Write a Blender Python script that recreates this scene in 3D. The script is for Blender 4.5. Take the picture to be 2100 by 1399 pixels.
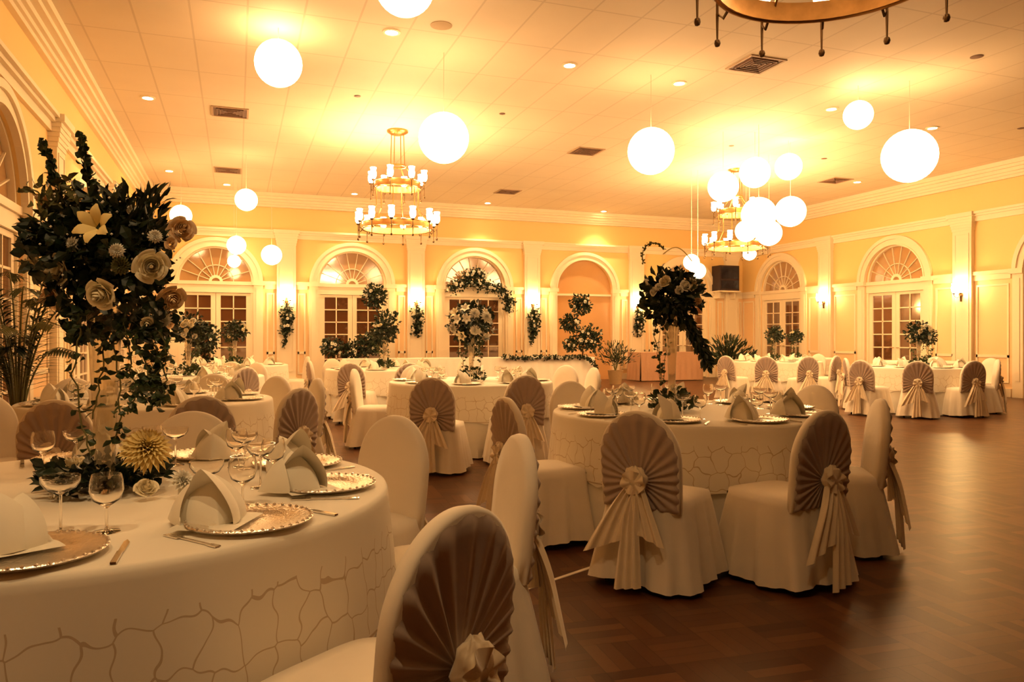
import bpy, math, random
from mathutils import Vector, Matrix, Quaternion

sc = bpy.context.scene
for o in list(bpy.data.objects):
    bpy.data.objects.remove(o)
C = bpy.context.scene.collection
R = math.radians
pi = math.pi
rnd = random.Random(7)

# ---------------------------------------------------------------- camera, world, exposure
YAW = R(19.85)
HC = 1.28
FPX = 1565.0
cam_d = bpy.data.cameras.new('camera')
cam = bpy.data.objects.new('camera', cam_d)
C.objects.link(cam)
cam.location = (0, 0, HC)
cam.rotation_euler = (R(90), 0, -YAW)
cam_d.sensor_width = 36
cam_d.lens = 36 * FPX / 2100
cam_d.shift_y = -7.5 / 2100
cam_d.clip_start = 0.05
sc.camera = cam

w = bpy.data.worlds.new('night')
sc.world = w
w.use_nodes = True
w.node_tree.nodes['Background'].inputs[0].default_value = (0.9, 0.5, 0.22, 1)
w.node_tree.nodes['Background'].inputs[1].default_value = 0.02
sc.view_settings.view_transform = 'Standard'
sc.view_settings.look = 'None'
sc.view_settings.gamma = 1
sc.view_settings.use_curve_mapping = False
sc.view_settings.exposure = 0.68
LANTERN = 8.5      # radiance of the paper lanterns
SHADE = 82.0        # radiance of the chandelier glasses
SCONCE = 75.0
SPOT = 190.0
WARM = (1.0, 0.60, 0.27)

# ---------------------------------------------------------------- room dimensions (metres)
XL, XR, YB, YF, ZC = -2.23, 15.55, 20.9, -9.0, 5.02
ZLEDGE, ZRAIL = 4.03, 2.69
cY, sY = math.cos(YAW), math.sin(YAW)

def room(lat, d):                     # sideways / forward distances from the viewpoint -> room axes
    return (lat * cY + d * sY, -lat * sY + d * cY)

def spot_at(px, d):
    return room((px - 1050) * d / FPX, d)

def on_back(px):
    r = (px - 1050) / FPX
    return YB / (cY - r * sY) * (r * cY + sY)

# ---------------------------------------------------------------- materials
def new_mat(name):
    m = bpy.data.materials.new(name)
    m.use_nodes = True
    nt = m.node_tree
    return m, nt, nt.nodes['Principled BSDF']

def mat(name, col, rough=0.6, metal=0.0, spec=0.5, noise=0.0, nscale=20, bump=0.0, bscale=60, sheen=0.0, emit=None, estr=0, trans=0, ior=1.45):
    m, nt, b = new_mat(name)
    b.inputs['Base Color'].default_value = (*col, 1)
    b.inputs['Roughness'].default_value = rough
    b.inputs['Metallic'].default_value = metal
    b.inputs['Specular IOR Level'].default_value = spec
    b.inputs['IOR'].default_value = ior
    if sheen: b.inputs['Sheen Weight'].default_value = sheen
    if trans: b.inputs['Transmission Weight'].default_value = trans
    if emit:
        b.inputs['Emission Color'].default_value = (*emit, 1)
        b.inputs['Emission Strength'].default_value = estr
    N = nt.nodes; L = nt.links
    tc = N.new('ShaderNodeTexCoord')
    if noise:
        n = N.new('ShaderNodeTexNoise'); n.inputs['Scale'].default_value = nscale
        n.inputs['Detail'].default_value = 3
        L.new(tc.outputs['Object'], n.inputs['Vector'])
        mx = N.new('ShaderNodeMix'); mx.data_type = 'RGBA'
        mx.inputs[6].default_value = (*[c * (1 - noise) for c in col], 1)
        mx.inputs[7].default_value = (*[min(1, c * (1 + noise)) for c in col], 1)
        L.new(n.outputs['Fac'], mx.inputs[0]); L.new(mx.outputs[2], b.inputs['Base Color'])
    if bump:
        n = N.new('ShaderNodeTexNoise'); n.inputs['Scale'].default_value = bscale
        L.new(tc.outputs['Object'], n.inputs['Vector'])
        bp = N.new('ShaderNodeBump'); bp.inputs['Strength'].default_value = bump
        bp.inputs['Distance'].default_value = 0.01
        L.new(n.outputs['Fac'], bp.inputs['Height']); L.new(bp.outputs[0], b.inputs['Normal'])
    return m

def mnode(nt, op, a, b=None, c=None):
    n = nt.nodes.new('ShaderNodeMath'); n.operation = op
    for i, v in enumerate((a, b, c)):
        if v is None: continue
        if isinstance(v, (int, float)): n.inputs[i].default_value = v
        else: nt.links.new(v, n.inputs[i])
    return n.outputs[0]

def mixcol(nt, fac, a, b):
    n = nt.nodes.new('ShaderNodeMix'); n.data_type = 'RGBA'
    for idx, v in ((0, fac), (6, a), (7, b)):
        if isinstance(v, (int, float)): n.inputs[idx].default_value = v
        elif isinstance(v, tuple): n.inputs[idx].default_value = (*v, 1)
        else: nt.links.new(v, n.inputs[idx])
    return n.outputs[2]

def wall_paint():
    m, nt, b = new_mat('two_tone_wall_paint')
    g = nt.nodes.new('ShaderNodeNewGeometry')
    s = nt.nodes.new('ShaderNodeSeparateXYZ'); nt.links.new(g.outputs['Position'], s.inputs[0])
    f = mnode(nt, 'GREATER_THAN', s.outputs[2], ZRAIL)
    tc = nt.nodes.new('ShaderNodeTexNoise'); tc.inputs['Scale'].default_value = 1.5
    nt.links.new(g.outputs['Position'], tc.inputs['Vector'])
    low = mixcol(nt, tc.outputs['Fac'], (.80, .55, .29), (.84, .60, .34))
    col = mixcol(nt, f, low, (.83, .58, .24))
    nt.links.new(col, b.inputs['Base Color']); b.inputs['Roughness'].default_value = .55
    return m

def ceiling_mat():
    m, nt, b = new_mat('ceiling_tiles')
    g = nt.nodes.new('ShaderNodeNewGeometry')
    s = nt.nodes.new('ShaderNodeSeparateXYZ'); nt.links.new(g.outputs['Position'], s.inputs[0])
    def line(o, pitch, off):
        q = mnode(nt, 'MULTIPLY', mnode(nt, 'ADD', o, off), 1 / pitch)
        q = mnode(nt, 'FRACT', q)
        q = mnode(nt, 'ABSOLUTE', mnode(nt, 'SUBTRACT', q, .5))
        return mnode(nt, 'GREATER_THAN', q, .5 - .012 / pitch)
    l = mnode(nt, 'MAXIMUM', line(s.outputs[0], .62, 50.1), line(s.outputs[1], 1.24, 50.4))
    cell = nt.nodes.new('ShaderNodeTexNoise'); cell.inputs['Scale'].default_value = 1.3
    nt.links.new(g.outputs['Position'], cell.inputs['Vector'])
    base = mixcol(nt, cell.outputs['Fac'], (.72, .60, .44), (.80, .68, .50))
    col = mixcol(nt, mnode(nt, 'MULTIPLY', l, .3), base, (.36, .25, .13))
    nt.links.new(col, b.inputs['Base Color']); b.inputs['Roughness'].default_value = .7
    return m

def parquet():
    m, nt, b = new_mat('parquet')
    N = nt.nodes; L = nt.links
    g = N.new('ShaderNodeNewGeometry')
    mp = N.new('ShaderNodeMapping'); mp.vector_type = 'POINT'
    mp.inputs['Rotation'].default_value = (0, 0, R(4))
    mp.inputs['Location'].default_value = (100, 100, 0)
    L.new(g.outputs['Position'], mp.inputs[0])
    s = N.new('ShaderNodeSeparateXYZ'); L.new(mp.outputs[0], s.inputs[0])
    P, W = .26, .065                                    # basket weave block and board width
    bx = mnode(nt, 'FLOOR', mnode(nt, 'DIVIDE', s.outputs[0], P))
    by = mnode(nt, 'FLOOR', mnode(nt, 'DIVIDE', s.outputs[1], P))
    par = mnode(nt, 'FLOORED_MODULO', mnode(nt, 'ADD', bx, by), 2.0)
    mxv = N.new('ShaderNodeMix'); mxv.data_type = 'FLOAT'
    L.new(par, mxv.inputs[0]); L.new(s.outputs[0], mxv.inputs[2]); L.new(s.outputs[1], mxv.inputs[3])
    across = mnode(nt, 'DIVIDE', mxv.outputs[0], W)
    bid = mnode(nt, 'FLOOR', across)
    fr = mnode(nt, 'ABSOLUTE', mnode(nt, 'SUBTRACT', mnode(nt, 'FRACT', across), .5))
    gap = mnode(nt, 'GREATER_THAN', fr, .475)
    def edge(o):
        return mnode(nt, 'GREATER_THAN', mnode(nt, 'ABSOLUTE', mnode(nt, 'SUBTRACT', mnode(nt, 'FRACT', mnode(nt, 'DIVIDE', o, P)), .5)), .494)
    gap = mnode(nt, 'MAXIMUM', gap, mnode(nt, 'MAXIMUM', edge(s.outputs[0]), edge(s.outputs[1])))
    cv = N.new('ShaderNodeCombineXYZ'); L.new(bx, cv.inputs[0]); L.new(by, cv.inputs[1]); L.new(bid, cv.inputs[2])
    wn = N.new('ShaderNodeTexWhiteNoise'); wn.noise_dimensions = '3D'; L.new(cv.outputs[0], wn.inputs['Vector'])
    cr = N.new('ShaderNodeValToRGB')
    cr.color_ramp.elements[0].color = (.050, .018, .006, 1)
    cr.color_ramp.elements[1].color = (.15, .062, .021, 1)
    e = cr.color_ramp.elements.new(.55); e.color = (.095, .036, .012, 1)
    L.new(wn.outputs['Value'], cr.inputs[0])
    gr = N.new('ShaderNodeTexNoise'); gr.inputs['Scale'].default_value = 28; gr.inputs['Detail'].default_value = 5
    L.new(mp.outputs[0], gr.inputs['Vector'])
    c1 = mixcol(nt, mnode(nt, 'MULTIPLY', gr.outputs['Fac'], .55), cr.outputs[0], (.09, .03, .01))
    c2 = mixcol(nt, mnode(nt, 'MULTIPLY', gap, .6), c1, (.03, .012, .005))
    L.new(c2, b.inputs['Base Color'])
    b.inputs['Roughness'].default_value = .33
    b.inputs['Specular IOR Level'].default_value = .22
    bp = N.new('ShaderNodeBump'); bp.inputs['Strength'].default_value = .7; bp.inputs['Distance'].default_value = .005
    hh = mnode(nt, 'ADD', mnode(nt, 'MULTIPLY', wn.outputs['Value'], .8), mnode(nt, 'MULTIPLY', gap, -1.0))
    L.new(hh, bp.inputs['Height']); L.new(bp.outputs[0], b.inputs['Normal'])
    return m

def lace_mat():
    m, nt, b = new_mat('cutwork_lace')
    N = nt.nodes; L = nt.links
    tc = N.new('ShaderNodeTexCoord')
    s = N.new('ShaderNodeSeparateXYZ'); L.new(tc.outputs['Object'], s.inputs[0])
    ang = mnode(nt, 'ARCTAN2', s.outputs[1], s.outputs[0])
    cv = N.new('ShaderNodeCombineXYZ')
    L.new(mnode(nt, 'MULTIPLY', ang, 10.5), cv.inputs[0])
    L.new(mnode(nt, 'MULTIPLY', s.outputs[2], 9.0), cv.inputs[1])
    v = N.new('ShaderNodeTexVoronoi'); v.feature = 'DISTANCE_TO_EDGE'; v.voronoi_dimensions = '2D'
    v.inputs['Scale'].default_value = 1.0; v.inputs['Randomness'].default_value = .6
    nz = N.new('ShaderNodeTexNoise'); nz.inputs['Scale'].default_value = 1.6; nz.inputs['Detail'].default_value = 0
    L.new(cv.outputs[0], nz.inputs['Vector'])
    vm = N.new('ShaderNodeVectorMath'); vm.operation = 'SCALE'; vm.inputs['Scale'].default_value = .55; L.new(nz.outputs['Color'], vm.inputs[0])
    va = N.new('ShaderNodeVectorMath'); L.new(vm.outputs[0], va.inputs[0]); L.new(cv.outputs[0], va.inputs[1])
    L.new(va.outputs[0], v.inputs['Vector'])
    line = mnode(nt, 'LESS_THAN', v.outputs['Distance'], .022)
    band = mnode(nt, 'MULTIPLY', mnode(nt, 'LESS_THAN', s.outputs[2], .655), mnode(nt, 'GREATER_THAN', s.outputs[2], .395))
    hem = mnode(nt, 'LESS_THAN', mnode(nt, 'ABSOLUTE', mnode(nt, 'SUBTRACT', s.outputs[2], .385)), .004)
    f = mnode(nt, 'MAXIMUM', mnode(nt, 'MULTIPLY', line, band), hem)
    col = mixcol(nt, mnode(nt, 'MULTIPLY', f, .6), (.84, .78, .66), (.42, .27, .13))
    L.new(col, b.inputs['Base Color']); b.inputs['Roughness'].default_value = .75
    bp = N.new('ShaderNodeBump'); bp.inputs['Strength'].default_value = .4; bp.inputs['Distance'].default_value = .004
    L.new(f, bp.inputs['Height']); L.new(bp.outputs[0], b.inputs['Normal'])
    return m

M = dict(
    wall=wall_paint(), ceiling=ceiling_mat(), floor=parquet(), lace=lace_mat(),
    curtain=mat('dark_rear_wall', (.10, .05, .025), .8),
    trim=mat('cream_trim_paint', (.84, .72, .52), .45, noise=.03, nscale=3),
    frieze=mat('frieze_paint', (.80, .54, .27), .55),
    cloth=mat('white_tablecloth', (.85, .80, .70), .8, sheen=.3, bump=.15, bscale=25, noise=.03),
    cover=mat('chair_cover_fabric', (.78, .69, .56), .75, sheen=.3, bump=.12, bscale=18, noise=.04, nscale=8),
    pleat=mat('shaded_pleat_fabric', (.44, .34, .28), .7, sheen=.2, noise=.08, nscale=14),  # unlit chair backs: their shade is put into this darker colour
    sash=mat('organza_sash', (.80, .66, .46), .55, sheen=.6, noise=.06, nscale=12),
    napkin=mat('napkin_linen', (.86, .80, .66), .7, sheen=.3, bump=.1, bscale=40),
    silver=mat('silver_charger', (.90, .84, .76), .28, metal=1, bump=.4, bscale=90),
    steel=mat('cutlery_steel', (.8, .74, .66), .15, metal=1),
    darkmetal=mat('dark_chair_leg', (.03, .02, .015), .4, metal=.6),
    brass=mat('aged_brass', (.42, .22, .07), .32, metal=.9, noise=.4, nscale=12),
    bronze=mat('dark_bronze', (.10, .055, .02), .4, metal=.8),
    vent=mat('vent_grille', (.20, .11, .07), .6, noise=.2),
    ventframe=mat('vent_frame', (.45, .30, .18), .6),
    disc=mat('speaker_grille', (.50, .36, .20), .7, bump=.6, bscale=300),
    pane=mat('dark_window_glass', (.13, .05, .018), .06, spec=1.0, ior=1.9),
    fanpane=mat('fanlight_glass', (.42, .24, .10), .10, spec=1.0, ior=1.8),
    alcove=mat('peach_mirror_glass', (.62, .34, .14), .08, spec=1.0, ior=1.8),
    tvcase=mat('tv_casing', (.03, .012, .012), .4),
    tvscreen=mat('tv_screen', (.01, .008, .015), .12),
    leaf=mat('dark_leaf', (.014, .027, .010), .45, noise=.5, nscale=9),
    leaf2=mat('mid_green_leaf', (.035, .060, .016), .45, noise=.4, nscale=9),
    leaf3=mat('olive_leaf', (.12, .12, .035), .5, noise=.3, nscale=9),
    stem=mat('plant_stem', (.14, .13, .04), .6),
    rose=mat('cream_rose_petal', (.90, .80, .56), .6, noise=.08, nscale=20),
    white=mat('white_petal', (.90, .86, .74), .6, noise=.05),
    yellow=mat('yellow_petal', (.90, .72, .30), .6, noise=.1),
    peach=mat('peach_petal', (.86, .62, .36), .6, noise=.1),
    pot=mat('pot_glaze', (.42, .28, .14), .5, noise=.1),
    soil=mat('soil', (.04, .025, .015), .9),
    skirt=mat('peach_table_skirt', (.52, .30, .18), .75, noise=.06),
    glass=mat('clear_glass', (1, .98, .94), .02, trans=1.0, ior=1.42),
    vaseglass=mat('vase_glass', (.97, .92, .80), .04, trans=.88, ior=1.4),
    cord=mat('white_cord', (.8, .7, .55), .6),
    lantern=mat('glowing_paper', (.9, .85, .7), .8, emit=WARM, estr=LANTERN),
    shade=mat('glowing_glass', (.9, .85, .7), .4, emit=WARM, estr=SHADE),
    dimshade=mat('dimmed_glowing_glass', (.9, .85, .7), .4, emit=WARM, estr=11),
    sconce=mat('glowing_sconce_glass', (.9, .85, .7), .4, emit=(1.0, .62, .24), estr=SCONCE),
    down=mat('glowing_downlight', (.9, .85, .7), .4, emit=(1, .68, .32), estr=60),
    tablewood=mat('table_board', (.30, .18, .08), .6),
)

# ---------------------------------------------------------------- mesh building
class MB:
    def __init__(s): s.v = []; s.f = []
    def add(s, vs, fs):
        n = len(s.v); s.v += [tuple(p) for p in vs]; s.f += [tuple(i + n for i in f) for f in fs]; return s
    def box(s, x0, x1, y0, y1, z0, z1):
        return s.add([(x0,y0,z0),(x1,y0,z0),(x1,y1,z0),(x0,y1,z0),(x0,y0,z1),(x1,y0,z1),(x1,y1,z1),(x0,y1,z1)],
                     [(0,3,2,1),(4,5,6,7),(0,1,5,4),(1,2,6,5),(2,3,7,6),(3,0,4,7)])
    def grid(s, fn, nu, nv, cu=False):
        vs = [fn(i / nu, j / nv) for j in range(nv + 1) for i in range(nu if cu else nu + 1)]
        k = nu if cu else nu + 1
        fs = []
        for j in range(nv):
            for i in range(nu):
                a = j * k + i; b = j * k + (i + 1) % k
                fs.append((a, b, b + k, a + k))
        return s.add(vs, fs)
    def lathe(s, prof, seg=24, c=(0, 0, 0)):
        n = len(prof)
        vs = []; fs = []
        for j, (r, z) in enumerate(prof):
            for i in range(seg):
                a = 2 * pi * i / seg
                vs.append((c[0] + r * math.cos(a), c[1] + r * math.sin(a), c[2] + z))
        for j in range(n - 1):
            for i in range(seg):
                a = j * seg + i; b = j * seg + (i + 1) % seg
                fs.append((a, b, b + seg, a + seg))
        return s.add(vs, fs)
    def tube(s, pts, r, seg=6):
        pts = [Vector(p) for p in pts]; n = len(pts)
        rr = r if isinstance(r, (list, tuple)) else [r] * n
        vs = []; fs = []
        for i, p in enumerate(pts):
            t = (pts[min(i + 1, n - 1)] - pts[max(i - 1, 0)])
            t = t.normalized() if t.length > 1e-9 else Vector((0, 0, 1))
            up = Vector((0, 0, 1)) if abs(t.z) < .9 else Vector((1, 0, 0))
            a = t.cross(up).normalized(); b = t.cross(a)
            for k in range(seg):
                q = 2 * pi * k / seg
                vs.append(p + (a * math.cos(q) + b * math.sin(q)) * rr[i])
        for i in range(n - 1):
            for k in range(seg):
                x = i * seg + k; y = i * seg + (k + 1) % seg
                fs.append((x, y, y + seg, x + seg))
        fs.append(tuple(range(seg))[::-1]); fs.append(tuple((n - 1) * seg + k for k in range(seg)))
        return s.add(vs, fs)
    def ring(s, rad, z, tr, seg=32, a0=0, a1=2 * pi):
        n = seg + 1
        return s.tube([(rad * math.cos(a0 + (a1 - a0) * i / seg), rad * math.sin(a0 + (a1 - a0) * i / seg), z) for i in range(n)], tr, 6)
    def xf(s, m, start=0):
        s.v = s.v[:start] + [tuple(m @ Vector(p)) for p in s.v[start:]]; return s
    def merge(s, o, m=None):
        return s.add([(m @ Vector(p)) if m else p for p in o.v], o.f)
    def mapuv(s, fn):
        s.v = [fn(*p) for p in s.v]; return s
    def build(s, name, m, parent=None, smooth=False, loc=None, angle=45):
        me = bpy.data.meshes.new(name)
        me.from_pydata(s.v, [], s.f)
        me.materials.append(M[m] if isinstance(m, str) else m)
        if smooth:
            me.polygons.foreach_set('use_smooth', [True] * len(me.polygons))
            me.set_sharp_from_angle(angle=R(angle))
        me.update()
        o = bpy.data.objects.new(name, me); C.objects.link(o)
        if parent: o.parent = parent
        if loc: o.location = loc
        return o

def tag(o, label=None, cat=None, group=None, kind=None):
    if label: o['label'] = label
    if cat: o['category'] = cat
    if group: o['group'] = group
    if kind: o['kind'] = kind
    return o

def thing(name, label, cat, loc=(0, 0, 0), rz=0, group=None):
    o = bpy.data.objects.new(name, None); C.objects.link(o)
    o.empty_display_size = .1
    o.location = loc; o.rotation_euler = (0, 0, rz)
    return tag(o, label, cat, group)

def copy_thing(root, loc, rz=0, label=None, group=None, scale=None):
    r = root.copy(); C.objects.link(r); r.location = loc; r.rotation_euler = (0, 0, rz)
    if scale: r.scale = scale
    if label: r['label'] = label
    if group: r['group'] = group
    for ch in list(root.children):
        c = ch.copy(); C.objects.link(c); c.parent = r
        for g in list(ch.children):
            d = g.copy(); C.objects.link(d); d.parent = c
    return r

def struct(o, label=None, cat=None):
    return tag(o, label, cat, kind='structure')

def sempty(name, label, cat):
    o = bpy.data.objects.new(name, None); C.objects.link(o); return struct(o, label, cat)

# ---------------------------------------------------------------- large structure
struct(MB().add([(XL - .3, YF - .3, 0), (XR + .3, YF - .3, 0), (XR + .3, YB + .3, 0), (XL - .3, YB + .3, 0),
                 (XL - .3, YF - .3, -.1), (XR + .3, YF - .3, -.1), (XR + .3, YB + .3, -.1), (XL - .3, YB + .3, -.1)],
                [(0, 1, 2, 3), (7, 6, 5, 4)]).build('floor', 'floor'), 'polished brown parquet floor in basket weave blocks', 'floor')
struct(MB().add([(XL - .3, YF - .3, ZC), (XR + .3, YF - .3, ZC), (XR + .3, YB + .3, ZC), (XL - .3, YB + .3, ZC),
                 (XL - .3, YF - .3, ZC + .1), (XR + .3, YF - .3, ZC + .1), (XR + .3, YB + .3, ZC + .1), (XL - .3, YB + .3, ZC + .1)],
                [(3, 2, 1, 0), (4, 5, 6, 7)]).build('ceiling', 'ceiling'), 'cream suspended ceiling of rectangular tiles', 'ceiling')

MAPS = dict(back=lambda u, w_, z: (u, YB - w_, z), right=lambda u, w_, z: (XR - w_, u, z),
            left=lambda u, w_, z: (XL + w_, u, z), front=lambda u, w_, z: (u, YF + w_, z))
OR, OC = .92, 1.15        # opening radius, casing outer radius

def wall(side, u0, u1, centres):
    mp = MAPS[side]; b = MB(); D = -.28
    cur = u0
    def q(ua, ub, za, zb, w_=0):
        b.add([(ua, w_, za), (ub, w_, za), (ub, w_, zb), (ua, w_, zb)], [(0, 1, 2, 3)])
    for c in sorted(centres):
        q(cur, c - OR, 0, ZC)
        n = 28
        P = [(c - OR * math.cos(pi * i / n), ZRAIL + OR * math.sin(pi * i / n)) for i in range(n + 1)]
        for i in range(n):
            (xa, za), (xb, zb) = P[i], P[i + 1]
            b.add([(xa, 0, za), (xb, 0, zb), (xb, 0, ZC), (xa, 0, ZC)], [(0, 1, 2, 3)])
            b.add([(xa, 0, za), (xb, 0, zb), (xb, D, zb), (xa, D, za)], [(3, 2, 1, 0)])
        for x in (c - OR, c + OR):
            b.add([(x, 0, 0), (x, D, 0), (x, D, ZRAIL), (x, 0, ZRAIL)], [(0, 1, 2, 3)])
        cur = c + OR
    q(cur, u1, 0, ZC)
    q(u0, u1, 0, ZC, D)                        # the outer face behind the doors
    b.mapuv(mp)
    struct(b.build('wall_' + side, 'curtain' if side == 'front' else 'wall'), ('dark brown wall behind the viewpoint' if side == 'front' else 'peach wall above and cream panelling below, %s side of the hall' % side), 'wall')

def bars(b, lst):
    for (u0, u1, w0, w1, z0, z1) in lst: b.box(u0, u1, w0, w1, z0, z1)
    return b

def arc_band(b, c, z, r0, r1, w0, w1, n=32, a0=0, a1=pi):
    def sect(a):
        ca, sa = math.cos(a), math.sin(a)
        return [(c - r0 * ca, w0, z + r0 * sa), (c - r1 * ca, w0, z + r1 * sa), (c - r1 * ca, w1, z + r1 * sa), (c - r0 * ca, w1, z + r0 * sa)]
    vs = []; fs = []
    for i in range(n + 1): vs += sect(a0 + (a1 - a0) * i / n)
    for i in range(n):
        for k in range(4):
            a = i * 4 + k; d = i * 4 + (k + 1) % 4
            fs.append((a, d, d + 4, a + 4))
    fs.append((0, 1, 2, 3)); fs.append((n * 4 + 3, n * 4 + 2, n * 4 + 1, n * 4))
    return b.add(vs, fs)

DN = [0]
def arched_door(side, c, label, kind='door'):
    mp = MAPS[side]; DN[0] += 1
    root = sempty('%s_%d' % (kind, DN[0]), label, kind)
    b = MB(); arc_band(b, c, ZRAIL, OR + .0, OC - .07, 0, .035); arc_band(b, c, ZRAIL, OC - .09, OC, 0, .07); arc_band(b, c, ZRAIL, OR - .005, OR + .03, -.02, .055)
    b.mapuv(mp).build('arch_moulding', 'trim', root)
    b = MB()
    for s_ in (-1, 1):
        x0, x1 = sorted((c + s_ * (OR - .005), c + s_ * OC)); b.box(x0, x1, 0, .04, 0, ZRAIL - .04)
        x0, x1 = sorted((c + s_ * (OR + .06), c + s_ * (OC - .06))); b.box(x0, x1, .03, .055, .35, ZRAIL - .16)
        x0, x1 = sorted((c + s_ * (OR - .03), c + s_ * (OC + .04))); b.box(x0, x1, 0, .10, ZRAIL - .06, ZRAIL + .05)
    b.mapuv(mp).build('casing', 'trim', root)
    b = MB()
    if kind == 'window':                       # the shallow alcove bay without a door
        arc = [(c - OR * math.cos(pi * i / 28), -.12, ZRAIL + OR * math.sin(pi * i / 28)) for i in range(29)]
        b.add([(c - OR, -.12, 0), (c + OR, -.12, 0)] + arc[::-1], [tuple(range(31))])
        b.mapuv(mp).build('alcove_panel', 'alcove', root)
        b = MB(); b.box(c - OR, c + OR, -.12, -.07, ZRAIL - .16, ZRAIL - .10); b.mapuv(mp).build('cross_rail', 'trim', root)
        return root
    b.box(c - OR, c + OR, -.16, -.03, ZRAIL - .26, ZRAIL - .02); b.box(c - OR, c + OR, -.16, .0, ZRAIL - .06, ZRAIL + .03)
    b.box(c - OR, c - OR + .07, -.16, -.04, 0, ZRAIL - .2); b.box(c + OR - .07, c + OR, -.16, -.04, 0, ZRAIL - .2)
    b.mapuv(mp).build('door_frame', 'trim', root)
    # fanlight
    b = MB(); r1 = OR
    arc_band(b, c, ZRAIL + .02, r1 - .06, r1 + .0, -.14, -.06); arc_band(b, c, ZRAIL + .02, .42, .44, -.14, -.10, 20); arc_band(b, c, ZRAIL + .02, .10, .17, -.14, -.08, 12)
    for k in range(1, 9):
        a = pi * k / 9
        o = MB().box(.12, r1 - .03, -.135, -.10, -.008, .008)
        o.xf(Matrix.Translation((c, 0, ZRAIL + .02)) @ Matrix.Rotation(-a, 4, 'Y')); b.merge(o)
    fl = b.mapuv(mp).build('fanlight_bars', 'trim', root)
    arc = [(c - (r1 - .01) * math.cos(pi * i / 24), -.13, ZRAIL + .02 + (r1 - .01) * math.sin(pi * i / 24)) for i in range(25)]
    MB().add(arc[::-1], [tuple(range(25))]).mapuv(mp).build('fanlight_glass', 'fanpane', fl)
    # two glazed leaves
    lw = OR - .07
    for s_ in (-1, 1):
        x0, x1 = (c - lw, c - .004) if s_ < 0 else (c + .004, c + lw)
        z0, z1 = .02, ZRAIL - .265
        b = MB(); st = .115
        bars(b, [(x0, x0 + st, -.12, -.07, z0, z1), (x1 - st, x1, -.12, -.07, z0, z1), (x0 + st, x1 - st, -.12, -.07, z0, .36), (x0 + st, x1 - st, -.12, -.07, z1 - .07, z1)])
        m_ = (x0 + x1) / 2
        b.box(m_ - .014, m_ + .014, -.115, -.075, .36, z1 - .07)
        for k in range(1, 6):
            z = .36 + (z1 - .07 - .36) * k / 6
            b.box(x0 + st, x1 - st, -.115, -.075, z - .014, z + .014)
        leaf_ = b.mapuv(mp).build('door_leaf', 'trim', root)
        MB().box(x0 + st - .01, x1 - st + .01, -.103, -.097, .35, z1 - .06).mapuv(mp).build('glass_panes', 'pane', leaf_)
        hx = c + s_ * .055
        MB().tube([(hx, -.07, 1.02), (hx, -.02, 1.02), (hx + s_ * .09, -.02, 1.02)], .009).mapuv(mp).build('door_handle', 'brass', leaf_)
    return root

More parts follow.
